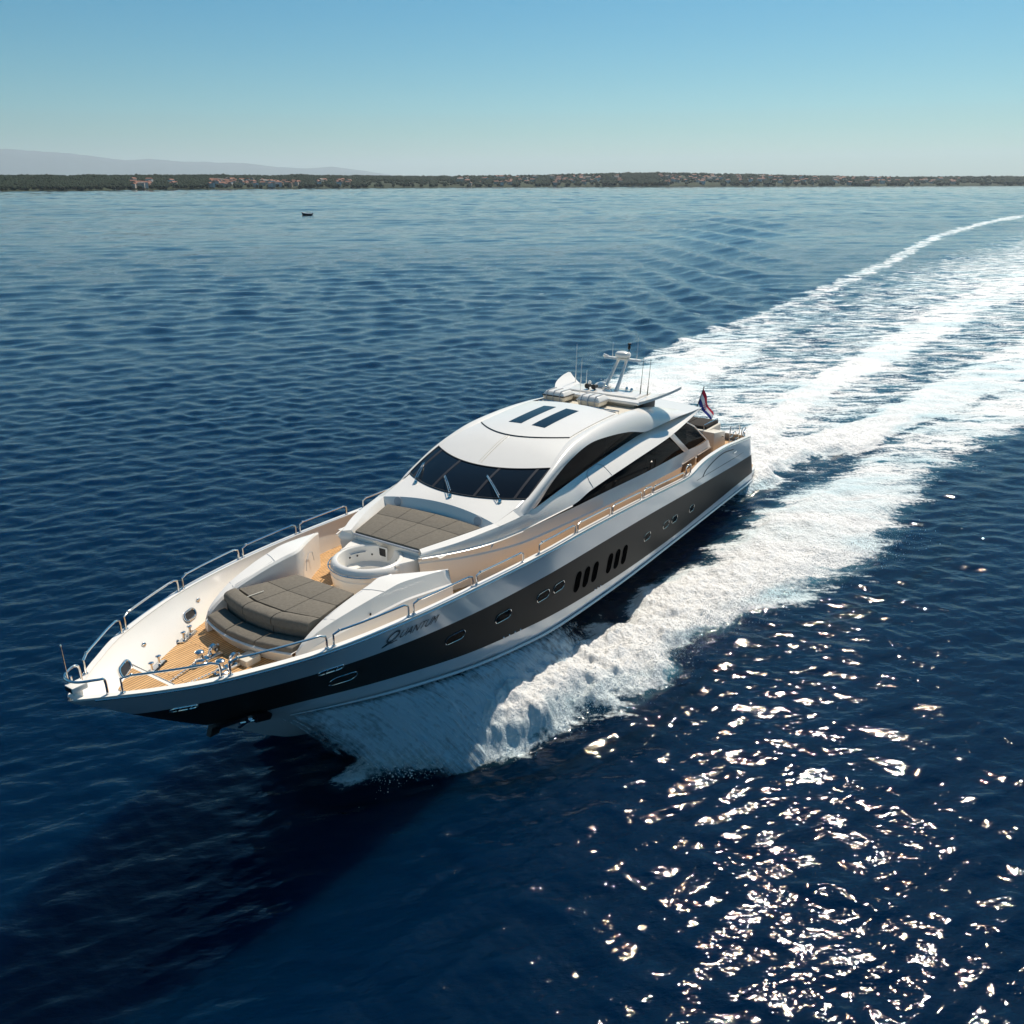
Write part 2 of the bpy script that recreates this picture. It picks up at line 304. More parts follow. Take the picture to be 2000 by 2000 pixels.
def water_mat():
    M = bpy.data.materials.new('sea_water'); M.use_nodes = True; t = M.node_tree; N = t.nodes; Lk = t.links; N.clear()
    def nd(ty, **kw):
        n = N.new(ty)
        for a, b in kw.items(): setattr(n, a, b)
        return n
    def mth(op, a, b=None, c=None, clamp=False):
        n = nd('ShaderNodeMath', operation=op); n.use_clamp = clamp
        for i, x in enumerate((a, b, c)):
            if x is None: continue
            if isinstance(x, (int, float)): n.inputs[i].default_value = x
            else: Lk.new(x, n.inputs[i])
        return n.outputs[0]
    def noise(scale, detail=4, rough=.55, vec=None):
        n = nd('ShaderNodeTexNoise'); n.inputs['Scale'].default_value = scale; n.inputs['Detail'].default_value = detail; n.inputs['Roughness'].default_value = rough
        Lk.new(vec, n.inputs['Vector']); return n.outputs[0]
    def mp(scale, rot):
        n = nd('ShaderNodeMapping', vector_type='TEXTURE'); n.inputs['Scale'].default_value = scale; n.inputs['Rotation'].default_value = (0, 0, rot); Lk.new(geo.outputs['Position'], n.inputs['Vector']); return n.outputs[0]
    def rng_(x, a, b, c, d):
        n = nd('ShaderNodeMapRange'); n.inputs[1].default_value = a; n.inputs[2].default_value = b; n.inputs[3].default_value = c; n.inputs[4].default_value = d; Lk.new(x, n.inputs[0]); return n.outputs[0]
    geo = nd('ShaderNodeNewGeometry'); fo = nd('ShaderNodeAttribute', attribute_name='foam').outputs['Fac']
    # ripples, longer across the wind
    wv = mp((1, 2.2, 1), yaw0 + .12)
    r1 = noise(9.0, 3, .5, wv); r0 = noise(24.0, 2, .5, wv); r2 = noise(1.6, 3, .5, wv); big = noise(0.012, 3, .5, mp((1, 4.0, 1), yaw0 + .1))
    hgt = mth('ADD', mth('ADD', mth('MULTIPLY', r1, 0.020), mth('MULTIPLY', r0, 0.0030)), mth('MULTIPLY', r2, 0.036))
    hgt = mth('MULTIPLY', hgt, rng_(big, .35, .65, .55, 1.25))
    bmp = nd('ShaderNodeBump'); bmp.inputs['Strength'].default_value = 1.0; bmp.inputs['Distance'].default_value = 1.0; Lk.new(hgt, bmp.inputs['Height'])
    wat = nd('ShaderNodeBsdfPrincipled'); Lk.new(mth('MAXIMUM', mth('MULTIPLY', nd('ShaderNodeAttribute', attribute_name='subslope').outputs['Fac'], rng_(big, .35, .65, .35, .75)), .03), wat.inputs['Roughness']); wat.inputs['Subsurface Weight'].default_value = 1.0; wat.inputs['Subsurface Radius'].default_value = (4.0, 8.0, 12.0); wat.inputs['Subsurface Scale'].default_value = 1.0; wat.inputs['IOR'].default_value = 1.333
    Lk.new(bmp.outputs[0], wat.inputs['Normal'])
    # aerated water under thin foam
    mx = nd('ShaderNodeMix', data_type='RGBA'); mx.inputs[6].default_value = (0.0001, 0.0088, 0.031, 1); mx.inputs[7].default_value = (0.10, 0.33, 0.41, 1)
    aer = mth('MULTIPLY', rng_(fo, .12, .85, 0, .70), rng_(noise(.5, 4, .6, geo.outputs['Position']), .35, .7, .3, 1.2))
    Lk.new(aer, mx.inputs[0]); Lk.new(mx.outputs[2], wat.inputs['Base Color'])
    # foam: broken up by noise, drawn out across the wake
    fv = mp((2.6, 0.8, 1), R(126))
    fn = mth('ADD', mth('ADD', mth('MULTIPLY', noise(.85, 8, .66, fv), .55), mth('MULTIPLY', noise(3.2, 5, .65, fv), .25)), mth('MULTIPLY', noise(6.5, 4, .6, geo.outputs['Position']), .20))
    fn = mth('MULTIPLY_ADD', fn, 1.55, -.275)
    fm = mth('ADD', mth('MULTIPLY', fo, 0.50), mth('SUBTRACT', fn, 0.70))
    fac = mth('MULTIPLY', rng_(fm, -0.045, 0.075, 0, 1), rng_(fo, 0.02, .12, 0, 1))
    fb = mth('ADD', mth('MULTIPLY', noise(6.0, 8, .75, geo.outputs['Position']), .10), mth('MULTIPLY', noise(1.5, 4, .6, geo.outputs['Position']), .12))
    b2 = nd('ShaderNodeBump'); b2.inputs['Strength'].default_value = 1.0; b2.inputs['Distance'].default_value = 1.3; Lk.new(fb, b2.inputs['Height'])
    foam = nd('ShaderNodeBsdfPrincipled'); fcx = nd('ShaderNodeMix', data_type='RGBA'); fcx.inputs[6].default_value = (0.92, 0.92, 0.90, 1); fcx.inputs[7].default_value = (0.50, 0.74, 0.80, 1); Lk.new(mth('MULTIPLY', rng_(noise(.22, 5, .6, fv), .44, .64, 0, .75), rng_(fo, .98, .75, 0, 1)), fcx.inputs[0]); Lk.new(fcx.outputs[2], foam.inputs['Base Color']); foam.inputs['Roughness'].default_value = .55
    Lk.new(b2.outputs[0], foam.inputs['Normal'])
    ms = nd('ShaderNodeMixShader'); Lk.new(fac, ms.inputs[0]); Lk.new(wat.outputs[0], ms.inputs[1]); Lk.new(foam.outputs[0], ms.inputs[2])
    o = nd('ShaderNodeOutputMaterial'); Lk.new(ms.outputs[0], o.inputs[0]); return M
SEA = water_mat()
sea = sea_mesh('water', q[~qm], SEA); tag(sea, kind='structure')
wake = sea_mesh('wake', q[qm], SEA); tag(wake, 'broad white foaming wake spreading behind and beside the speeding yacht', 'wake', kind='stuff')

# ------------------------------------------------------------------ far shore
LAND = [(-112, 1800, 31), (-115.94, 1852, 33.0), (-117.46, 1877, 34.7), (-122.85, 2034, 37.3), (-128.75, 2262, 40.8), (-131.86, 2417, 39.8), (-135.07, 2482, 42.4), (-141.71, 2804, 40.7), (-147.34, 3093, 45.5), (-153.57, 3483, 58.4), (-156.91, 3477, 60.1), (-161.78, 3741, 55.0), (-164.93, 3761, 47.1), (-170.88, 4119, 40.7), (-177.16, 4975, 47.0), (-182, 5100, 46.6), (-188, 5200, 46)]
LA = np.array(LAND)
def shore(az): return np.interp(-az, -LA[:, 0], LA[:, 1]), np.interp(-az, -LA[:, 0], LA[:, 2])
def land_h(az, f):                   # f: 1 at the shore, 1.25 at the ridge
    d, h = shore(az)
    k = np.clip((f - 1.0) / 0.25, 0, 1)
    base = (h - 7) * (0.12 * sstep(0, .02, k) + 0.88 * k ** 0.75)
    return base * (0.96 + 0.08 * vnoise(az * 1.7 + 300, f * 9, 31))
azs = np.linspace(-112, -188, 420); fs = np.concatenate([[0.999], np.linspace(1.0, 1.25, 16), [1.3, 1.45, 1.7]])
P = np.zeros((len(fs), len(azs), 3))
for i, f in enumerate(fs):
    d, h = shore(azs); dd = d * f * (1 + 0.006 * (vnoise(azs * 1.3 + 200, azs * 0, 41) - .5))
    z = land_h(azs, f) if f <= 1.25 else land_h(azs, 1.25) * (0.9 if f < 1.4 else .6)
    if f < 1: z = z * 0 - 2
    P[i] = np.stack([CAM[0] + dd * np.cos(np.radians(azs)), CAM[1] + dd * np.sin(np.radians(azs)), z], 1)
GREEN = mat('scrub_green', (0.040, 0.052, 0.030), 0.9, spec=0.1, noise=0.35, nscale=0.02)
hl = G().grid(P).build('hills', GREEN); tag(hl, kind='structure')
# tree canopy: leaf clumps joined as one far-off wood
WOODM = mat('far_foliage', (0.022, 0.036, 0.022), 0.9, spec=0.1, noise=0.3, nscale=0.035)
ico = bmesh.new(); bmesh.ops.create_icosphere(ico, subdivisions=1, radius=1.0); IV = np.array([v.co[:] for v in ico.verts]); IF = np.array([[v.index for v in f.verts] for f in ico.faces]); ico.free()
n = 26000; az = -rng.uniform(112, 188, n); f = 1.003 + 0.25 * rng.random(n) ** 1.15
town = (vnoise(-az * .9, az * 0, 77) * .5 + vnoise(-az * 3.1, az * 0, 78) * .5)
dens = np.ones(n); 
intown = ((az < -123.8) & (f < 1.10) & (town > .42)) | ((az < -147) & (f < 1.22) & (town > .46))
keep = (~intown) | (rng.random(n) < .12); az, f = az[keep], f[keep]; n = len(az)
d, _ = shore(az); wx = CAM[0] + d * f * np.cos(np.radians(az)); wy = CAM[1] + d * f * np.sin(np.radians(az)); wz = land_h(az, np.minimum(f, 1.25))
sz = d / 2400 * rng.uniform(2.6, 5.2, n)
V = (IV[None] * (1 + .35 * (rng.random((n, 12, 1)) - .5))) * np.stack([sz * 1.25, sz * 1.25, sz], 1)[:, None, :] + np.stack([wx, wy, wz + sz * .35], 1)[:, None, :]
F = (IF[None] + (np.arange(n) * 12)[:, None, None]).reshape(-1, 3)
me = bpy.data.meshes.new('woods'); me.from_pydata(V.reshape(-1, 3).tolist(), [], F.tolist()); me.materials.append(WOODM)
wd = bpy.data.objects.new('woods', me); COL.objects.link(wd); tag(wd, 'dark green woodland covering the low hills along the far shore', 'woods', kind='stuff')
# distant mountains
MT = [(-108, 820), (-116.45, 799), (-117.89, 777), (-119.54, 737), (-122.2, 664), (-124.1, 554), (-125.41, 588), (-127.43, 528), (-128.94, 520), (-130.92, 500), (-132.77, 407), (-134.36, 379), (-135.99, 419), (-138.0, 320), (-140.06, 190), (-143, 60), (-150, -40)]
MA = np.array(MT); az = np.linspace(-108, -150, 220); hh = 1.6 * np.interp(-az, -MA[:, 0], MA[:, 1])
hh = hh * (1 + .06 * (fbm(az * 1.5 + 300, az * 0, 4, 51) - .5)); prof = [(.90, 0), (.94, .45), (.97, .8), (1.0, 1.0), (1.04, .7), (1.1, 0)]
P = np.array([np.stack([CAM[0] + 40000 * k * np.cos(np.radians(az)), CAM[1] + 40000 * k * np.sin(np.radians(az)), hh * s * (1 + (.1 * (fbm(az * 4 + 300, az * 0 + k * 20, 3, 9) - .5) if 0 < s < 1 else 0)) - 3], 1) for k, s in prof])
mo = G().grid(P).build('mountains', mat('far_rock', (0.07, 0.10, 0.12), 0.9, spec=0.1, noise=0.2, nscale=0.002)); tag(mo, kind='structure')  # haze blue of the distance mixed into the rock colour
# houses of the shoreline town
def house_mesh(w, l, h, wallm, roofm):
    g = G(); g.box((-l / 2, -w / 2, -4), (l / 2, w / 2, h))
    e = .5; r = h + w * .28
    g.add([(-l / 2 - e, -w / 2 - e, h + .01), (l / 2 + e, -w / 2 - e, h + .01), (l / 2 + e, w / 2 + e, h + .01), (-l / 2 - e, w / 2 + e, h + .01), (-l / 2 - e, 0, r), (l / 2 + e, 0, r)],
          [(0, 1, 5, 4), (2, 3, 4, 5), (3, 0, 4), (1, 2, 5), (3, 2, 1, 0)], 1)
    return g.build('house', [wallm, roofm], smooth=False)
ROOF = mat('terracotta', (0.27, 0.115, 0.075), 0.85, noise=0.2, nscale=.3); ROOFG = mat('grey_tile', (0.20, 0.17, 0.15), 0.85, noise=0.2, nscale=.3)
WALLS = [mat('render_cream', (0.42, 0.37, 0.31), .85, noise=.06), mat('render_white', (0.62, 0.60, 0.56), .85, noise=.06), mat('render_ochre', (0.34, 0.24, 0.17), .85, noise=.06)]
KINDS = [('terracotta roof and cream walls', 10, 15, 7.5, 0, ROOF), ('terracotta roof and bright white walls', 11, 16, 9.5, 1, ROOF), ('terracotta roof and ochre walls', 9.5, 13, 7, 2, ROOF), ('grey roof and pale walls', 12, 19, 9, 0, ROOFG)]
protos = [house_mesh(w, l, h, WALLS[wi], rm) for _, w, l, h, wi, rm in KINDS]; first = [True] * 4
cnt = 0; tries = 0
while cnt < 290 and tries < 20000:
    tries += 1
    if random.random() < .42: az = -random.uniform(123.8, 138); f = 1.006 + .075 * random.random() ** 1.3
    else: az = -random.uniform(144, 174); f = 1.006 + .16 * random.random() ** 1.2
    tv = vnoise(np.array([-az * .9]), np.array([0.]), 77)[0] * .5 + vnoise(np.array([-az * 3.1]), np.array([0.]), 78)[0] * .5
    if tv < .40: continue
    k = random.choices(range(4), (5, 2.2, 4, 1))[0]
    o = protos[k] if first[k] else protos[k].copy()
    if not first[k]: COL.objects.link(o)
    first[k] = False
    d, _ = shore(np.array([az])); d = d[0] * f
    o.location = (CAM[0] + d * math.cos(R(az)), CAM[1] + d * math.sin(R(az)), float(land_h(np.array([az]), f)[0]) + 1.0)
    o.rotation_euler = (0, 0, random.uniform(0, 3.14)); s = .80 * d / 2600; o.scale = (s ** .6 * random.uniform(.85, 1.25), s ** .6, s ** .6 * random.uniform(.8, 1.2))
    side = 'left-hand' if az > -141 else 'right-hand'
    tag(o, 'tiny far house with %s in the %s shoreline town' % (KINDS[k][0], side), 'house', 'houses with %s in the %s town' % (KINDS[k][0], side)); cnt += 1

# ------------------------------------------------------------------ haze
HZ = bpy.data.materials.new('haze_air'); HZ.use_nodes = True; HZ.node_tree.nodes.clear()
pv = HZ.node_tree.nodes.new('ShaderNodeVolumePrincipled'); ho = HZ.node_tree.nodes.new('ShaderNodeOutputMaterial')
pv.inputs['Color'].default_value = (0.83, 0.95, 1.0, 1); pv.inputs['Density'].default_value = 3.2e-5; pv.inputs['Anisotropy'].default_value = 0.25
HZ.node_tree.links.new(pv.outputs[0], ho.inputs['Volume'])
hz = G().box((-52000, -52000, -8), (52000, 52000, 1420)).build('haze', HZ, smooth=False, recalc=True)
hz.data.update(); tag(hz, 'thin pale sea haze fading the far shore and mountains', 'haze', kind='stuff')

# ================================================================== yacht
TRIM = 0.035489
yacht = empty('yacht'); yacht.rotation_euler = (0, -TRIM, 0)
tag(yacht, 'long white motor yacht with a dark grey hull band speeding across the blue sea', 'yacht')
YM = Matrix.Rotation(-TRIM, 4, 'Y')
def I(x, k): return np.interp(x, [a for a, _ in k], [b for _, b in k])
def sm(k):
    xs = np.array([a for a, _ in k], float); D = catmull(np.array([(a, b, 0) for a, b in k]), 10); return [(p[0], p[1]) for p in D]
BEAM = sm([(0, 3.05), (0.6, 3.12), (5, 3.25), (10, 3.33), (17.5, 3.35), (19.98, 3.29), (22.55, 3.16), (24.76, 2.95), (26.93, 2.53), (28.95, 1.73), (30, 1.05), (30.68, .50)]) + [(30.95, .27), (31.1, .13), (31.2, .0)]
SHEER = sm([(0, 2.86), (.5, 2.94), (2.36, 3.12), (4.13, 3.29), (6.2, 3.33), (7.2, 3.27), (8.2, 3.12), (9.04, 3.11), (12.1, 3.33), (15.25, 3.52), (17.6, 3.63), (19.64, 3.67), (22.5, 3.76), (24.76, 3.81), (26.9, 3.84), (28.97, 3.88), (30, 3.9), (31.2, 3.95)])
STEM = sm([(0, -.7), (15, -1.1), (21, -.95), (24, -.5), (25.8, .05), (26.8, .65), (27.7, 1.33), (28.45, 1.85), (29.3, 2.45), (30.04, 3.0), (30.65, 3.48), (31.05, 3.76), (31.2, 3.92)])
CHY = sm([(0, 3.0), (5, 3.08), (10, 3.15), (14, 3.15), (18, 3.05), (20, 2.9), (22, 2.6), (24, 2.08), (25.5, 1.5), (27, .62), (28, 0)])
CHZ = sm([(0, .4), (5, .5), (10, .6), (14, .65), (18, .75), (20, .9), (22, 1.08), (24, 1.3), (25.5, 1.44), (27, 1.5), (28, 1.55)])
STT = sm([(-1, 1.78), (0, 1.84), (6, 2.24), (12.57, 2.63), (17.9, 2.82), (22.8, 2.93), (26, 3.02), (28.9, 3.06), (30.04, 3.0)])
STB = sm([(-1, .8), (0, .8), (6, .80), (9, .82), (13.8, .98), (17.1, 1.17), (20, 1.42), (22.5, 1.63), (25, 1.90), (27, 1.98), (28.45, 1.85)])
def beam(x): return I(x, BEAM)
def sheer(x): return I(x, SHEER)
def chine(x):
    st = I(x, STEM); return np.where(x < 28, I(x, CHY), 0.0), np.where(x < 28, np.maximum(I(x, CHZ), st), st)
def hy(x, z):
    """half breadth of the topside at station x, height z"""
    yc, zc = chine(x); b, zs = beam(x), sheer(x)
    u = np.clip((z - zc) / np.maximum(zs - zc, 1e-4), 0, 1); p = np.where(x > 24, 0.86, 0.72 + 0.14 * np.clip((x - 14) / 10, 0, 1))
    return yc + (b - yc) * u ** p
def rake(x, z): return x - 0.55 * (2.86 - z) * sstep(2.5, 0, x)
def hull_rows(xs, zr):
    return np.array([[(rake(x, z), float(hy(x, z)), z) for x, z in zip(xs, zz)] for zz in zr])
xs = np.concatenate([np.linspace(0, 8.2, 50), np.linspace(8.4, 26, 80), np.linspace(26.1, 31.2, 80)])
stem = I(xs, STEM); zs_ = sheer(xs); yc_, zc_ = chine(xs)
zt = np.clip(I(xs, STT), stem, zs_); zt = np.where(xs > 30.04, stem, zt); zb = np.clip(np.maximum(I(xs, STB), zc_), stem, zt); zb = np.where(xs > 28.45, stem, zb)
def lerp(a, b, t): return a + (b - a) * t
def both(g, P, mi=0):
    g.grid(P, mi); g.grid(P * np.array([1, -1, 1]), mi, flip=True)
g = G()
both(g, hull_rows(xs, [lerp(zt, zs_ - .04, t) for t in np.linspace(0, 1, 7)]))
both(g, hull_rows(xs, [lerp(zc_, zb, t) for t in np.linspace(0, 1, 4)]))
bot = np.array([[(rake(x, lerp(s, c, t)), lerp(0, y, t), lerp(s, c, t)) for x, s, y, c in zip(xs, stem, yc_, zc_)] for t in np.linspace(0, 1, 5)])
both(g, bot)
# spray rail along the chine
tr = [(rake(x, c) , y + .05, c - .02) for x, y, c in zip(xs, yc_, zc_) if x < 26.8]
trr = [.045 * min(1, (27.0 - p[0]) / 3 + .08) for p in tr]; g.tube(tr, trr, 6); g.tube([(a, -b, c) for a, b, c in tr], trr, 6)
# transom
tz = np.linspace(.4, 2.82, 10); T = np.array([[(rake(0, z), s * float(hy(0., z)), z) for s in np.linspace(-1, 1, 9)] for z in tz]); g.grid(T)
T = np.array([[(rake(0, lerp(-.7, .4, t)), s * lerp(0, 3.0, t), lerp(-.7, .4, t)) for s in np.linspace(-1, 1, 5)] for t in np.linspace(0, 1, 4)]); g.grid(T)
hull = g.build('hull', TOPSIDE, yacht)
g = G(); P = hull_rows(xs, [lerp(zb, zt, t) for t in np.linspace(0, 1, 8)]); both(g, P)
g.build('hull_stripe', STRIPE, yacht)
# stern moulding grooves and rubbing line
def onside(pts, o=.012): return [(x, float(hy(np.float64(x), z)) + o, z) for x, z in pts]
g = G()
for s in (1, -1):
    for pts, r in (([(2.85, 2.87), (4.2, 3.04), (5.3, 3.02), (6.0, 2.92), (6.5, 2.8), (6.75, 2.62)], .028), ([(7.45, 2.64), (5.5, 2.54), (3.2, 2.42), (1.0, 2.32)], .015)):
        g.tube([(a, s * b, c) for a, b, c in onside(catmull(np.array([(a, b, 0) for a, b in pts]), 8)[:, :2], -.008)], r, 6)
g.build('moulding_groove', STRIPE, yacht)
# cap rail, inner bulwark, deck
def zdeck(x): return 2.5 + (x - 8) * .03 if x > 8 else 2.5
xr = xs[xs < 31.15]; cap = []
w = .15
def inner(x): return max(float(beam(x)) - w, 0.0)
rows = [[], [], [], []]
for x in xr:
    b = float(beam(x)); z = float(sheer(x)); rows[0].append((x, b, z - .045)); rows[1].append((x, b + .012, z)); rows[2].append((x, max(b - w, 0), z + .005)); rows[3].append((x, max(b - w, 0), z - .05))
g = G(); both(g, np.array(rows)); g.build('cap_rail', WHITE, yacht, ang=30)
g = G()
for s in (1, -1): g.tube([(x, s * (float(beam(x)) + .02), float(sheer(x)) - .05) for x in xr[xr < 30.9][::2]], .022, 6)
g.build('rubbing_strake', STEEL, yacht)
xi = xs[(xs < 30.15)]
def zlow(x): return max(zdeck(x), float(I(x, STEM)) + .08)
def yin(x, z): return max(float(hy(np.float64(x), z)) - .10, 0.0)
g = G(); both(g, np.array([[(x, yin(x, lerp(zlow(x), float(sheer(x)), t)) if t < 1 else inner(x), lerp(zlow(x), float(sheer(x)) - .02, t)) for x in xs[xs < 30.9]] for t in np.linspace(0, 1, 6)]))
g.build('bulwark', WHITE, yacht)
g = G(); g.grid(np.array([[(x, s * (yin(x, zdeck(x)) + .03), zdeck(x)) for x in xi] for s in np.linspace(-1, 1, 7)])); g.build('deck', TEAK, yacht, smooth=False)
# bow locker: raised platform right forward
def zl(x): return 3.40 + .32 * max(x - 30.1, 0)
g = G(); xb = np.linspace(29.25, 31.0, 16)
g.grid(np.array([[(x, s * max(float(hy(np.float64(x), zl(x))) - .05, 0.005), zl(x)) for x in xb] for s in np.linspace(-1, 1, 7)]))
g.grid(np.array([[(29.25, s * (float(hy(np.float64(29.25), z)) - .05), z) for s in np.linspace(-1, 1, 5)] for z in (3.05, 3.42)]))
bp = g.build('bow_locker', WHITE, yacht)
g = G(); g.grid(np.array([[(x, s * (float(hy(np.float64(x), 3.4)) - .16), 3.42) for x in np.linspace(29.35, 30.0, 6)] for s in np.linspace(-1, 1, 5)])); g.build('hatch', TEAK, bp, smooth=False)

# ---- hull fittings
def capsule(x0, z0, wd, ht, shear=0.0, n=10, up=False):
    r = min(wd, ht) / 2; o = []
    for k in range(2 * n + 2):
        if not up:
            a = -math.pi / 2 + math.pi * (k if k <= n else k - 1) / n; cx = (wd / 2 - r) * (1 if k <= n else -1)
            o.append((cx + r * math.cos(a), r * math.sin(a)))
        else:
            a = math.pi * (k if k <= n else k - 1) / n; cz = (ht / 2 - r) * (1 if k <= n else -1)
            o.append((r * math.cos(a), cz + r * math.sin(a)))
    return [(x0 - (u + shear * v), z0 + v) for u, v in o]
for x0, z0, wd, closed in ((26.1, 2.5, .62, True), (22.95, 2.41, .66, False), (21.1, 2.30, .66, False), (19.25, 2.22, .62, False), (18.4, 2.19, .60, False), (12.1, 1.76, .56, False), (10.35, 1.67, .56, False), (9.5, 1.63, .56, False), (7.6, 1.5, .56, False)):
    g = G(); pts = capsule(x0, z0, wd, .27); P3 = onside(pts, .012); g.tube(P3, .010, 6, closed=True)
    fr = g.build('porthole', STEEL, yacht)
    if not closed:
        g = G(); g.add(onside(pts, .012), [tuple(range(len(pts)))]); g.build('pane', SGLASS, fr, smooth=False)
for x0 in (17.22, 16.66, 16.08, 15.05, 14.50, 13.93):
    z0 = 1.90 - (17.22 - x0) * .066
    pts = capsule(x0, z0, .30, .66, shear=.12, up=True); g = G(); g.add(onside(pts, .006), [tuple(range(len(pts)))]); g.tube(onside(pts, .006), .014, 6, closed=True)
    v_ = g.build('louvre_vent', VENT, yacht, smooth=False)
    g = G()
    for k in range(5):
        zz = z0 - .22 + k * .11; sh = .12 * (zz - z0)
        g.tube(onside([(x0 - .11 - sh, zz), (x0 + .11 - sh, zz)], .014), .010, 5)
    g.build('slat', VENT, v_)
for x0, z0, wd in ((26.6, 3.02, .55), (29.3, 2.98, .42)):
    g = G(); pts = capsule(x0, z0, wd, .13); g.tube(onside(pts, .018), .018, 6, closed=True)
    for k in (-1, 1): g.tube(onside([(x0 + k * wd * .2, z0 - .06), (x0 + k * wd * .2, z0 + .06)], .022), .018, 6)
    fr = g.build('fairlead', STEEL, yacht)
    g = G(); g.add(onside(pts, .014), [tuple(range(len(pts)))]); g.build('opening', BLACK, fr, smooth=False)
for xx in (20.9, 20.65, 20.4, 20.15, 15.9, 15.7, 15.5):
    z = float(I(xx, STB)) + .04; g = G(); p = onside([(xx, z)], 0)[0]; g.ball(p, .03, seg=8); g.build('drain', STEEL, yacht)
# ---- name in dark letters
def lettering(txt, size):
    cu = bpy.data.curves.new('t', 'FONT'); cu.body = txt; cu.size = size; cu.shear = .35; cu.resolution_u = 4
    o = bpy.data.objects.new('t', cu); COL.objects.link(o); dg = bpy.context.evaluated_depsgraph_get(); me = bpy.data.meshes.new_from_object(o.evaluated_get(dg))
    V = np.array([v.co[:] for v in me.vertices]); F = [tuple(p.vertices) for p in me.polygons]; bpy.data.objects.remove(o); bpy.data.meshes.remove(me); return V, F
g = G(); xs0, zs0 = 25.38, 3.26; adv = 0
for txt, sz, kx, gap in (('Q', .46, .95, .04), ('UANTUM', .33, .83, 0)):
    V, F = lettering(txt, sz); mn = V[:, 0].min(); wdt = (V[:, 0].max() - mn) * kx
    pts = [(xs0 - adv - (p[0] - mn) * kx, zs0 + p[1] + (.0 if txt == 'Q' else .02) + (adv + (p[0] - mn) * kx) * -.01) for p in V]
    g.add(onside(pts, .014), F); adv += wdt + gap
# the long swash under the Q
sw = catmull(np.array([(25.24, 3.27, 0), (25.34, 3.22, 0), (25.42, 3.16, 0), (25.30, 3.20, 0), (25.16, 3.23, 0), (25.03, 3.235, 0)]), 6)
g.tube(onside(sw[:, :2], .006), .009, 5)
g.build('name_lettering', mat('letter_dark', (0.02, 0.03, 0.04), .4), yacht, smooth=False)
# ---- anchor in its stem pocket
def stemside(x, z, o=.03): x, z = x + .28, z - .04; return (x, float(hy(np.float64(x), z)) + o, z)
out2 = catmull(np.array([(28.16, 1.62, 0), (28.02, 1.92, 0), (27.72, 2.10, 0), (27.42, 2.12, 0), (27.15, 2.02, 0), (26.98, 1.66, 0)]), 6)[:, :2]; in2 = catmull(np.array([(27.92, 1.60, 0), (27.82, 1.80, 0), (27.66, 1.92, 0), (27.46, 1.93, 0), (27.32, 1.86, 0), (27.22, 1.62, 0)]), 6)[:, :2]
g = G(); A = [[stemside(x, z, .02) for x, z in q_] for q_ in (out2, in2)]; Bq = [[stemside(x, z, .16) for x, z in q_] for q_ in (out2, in2)]
P = np.array([A[0], Bq[0], Bq[1], A[1]]); g.grid(P); g.add(P[:, 0], [(0, 1, 2, 3)]); g.add(P[:, -1], [(0, 1, 2, 3)])
an = g.build('anchor', BLACK, yacht, ang=30)
g = G(); g.tube([stemside(27.56, 2.02, .20), stemside(27.52, 1.62, .16)], .05, 8); g.tube([stemside(27.68, 1.9, .19), stemside(27.42, 1.88, .19)], .035, 8); g.build('shank', STEEL, an)

# ---- handrails: hoops on the cap rail
def hoop(a, b, h, s):
    n = 14; xs_ = np.linspace(a, b, n); pts = []
    def at(x, z): return (x, s * (float(beam(x)) - .075), float(sheer(x)) + z)
    d = .16
    pts += [at(a, 0), at(a, h * .55), at(a + (b - a) * .008 + .02, h * .85), at(a + .14 * np.sign(b - a), h)]
    for t in np.linspace(0, 1, n)[1:-1]: pts.append(at(a + .14 * np.sign(b - a) + (b - a - .28 * np.sign(b - a)) * t, h))
    pts += [at(b - .14 * np.sign(b - a), h), at(b - .02 * np.sign(b - a), h * .85), at(b, h * .55), at(b, 0)]
    return pts
ST = [30.55, 28.96, 26.92, 24.76, 22.54, 20.35]
SEG = [(ST[i] - .08, ST[i + 1] + .08, .36 - .015 * i) for i in range(5)] + [(19.65, 17.65, .30), (17.5, 15.3, .29), (15.15, 12.9, .28), (12.7, 12.0, .30), (11.85, 8.9, .24), (8.7, 8.2, .42)]
for s in (1, -1):
    for a, b, h in SEG:
        g = G(); p = hoop(a, b, h, s); g.tube(p, .024, 8); g.ball((p[3][0], p[3][1], p[3][2] + .01), .035, seg=8)
        for e in (0, -1): g.lathe([(.05, 0), (.05, .02), (.02, .03)], p[e], 10)
        g.build('handrail', STEEL, yacht)
g = G(); pul = [(30.66, .42, 3.92), (30.68, .42, 4.24), (30.80, .40, 4.30), (31.05, .22, 4.31), (31.12, 0, 4.31), (31.05, -.22, 4.31), (30.80, -.40, 4.30), (30.68, -.42, 4.24), (30.66, -.42, 3.92)]
g.tube(catmull(np.array(pul), 5), .026, 8); g.tube([(31.0, -.12, 3.95), (31.0, -.12, 4.3)], .022, 8); g.build('bow_rail', STEEL, yacht)
g = G(); g.tube([(31.0, -.22, 3.94), (31.03, -.22, 4.9)], [.016, .010], 8); g.ball((31.03, -.22, 4.92), .022, seg=8); g.build('jackstaff', STEEL, yacht)
g = G(); g.box((30.84, -.13, 4.06), (31.14, .13, 4.18), .025); g.lathe([(.09, 0), (.07, .14)], (30.98, 0, 3.93), 14); nb = g.build('searchlight', WHITE, yacht)
g = G(); g.box((31.135, -.10, 4.075), (31.15, .10, 4.165), .005); g.build('lens', GLASS, nb)
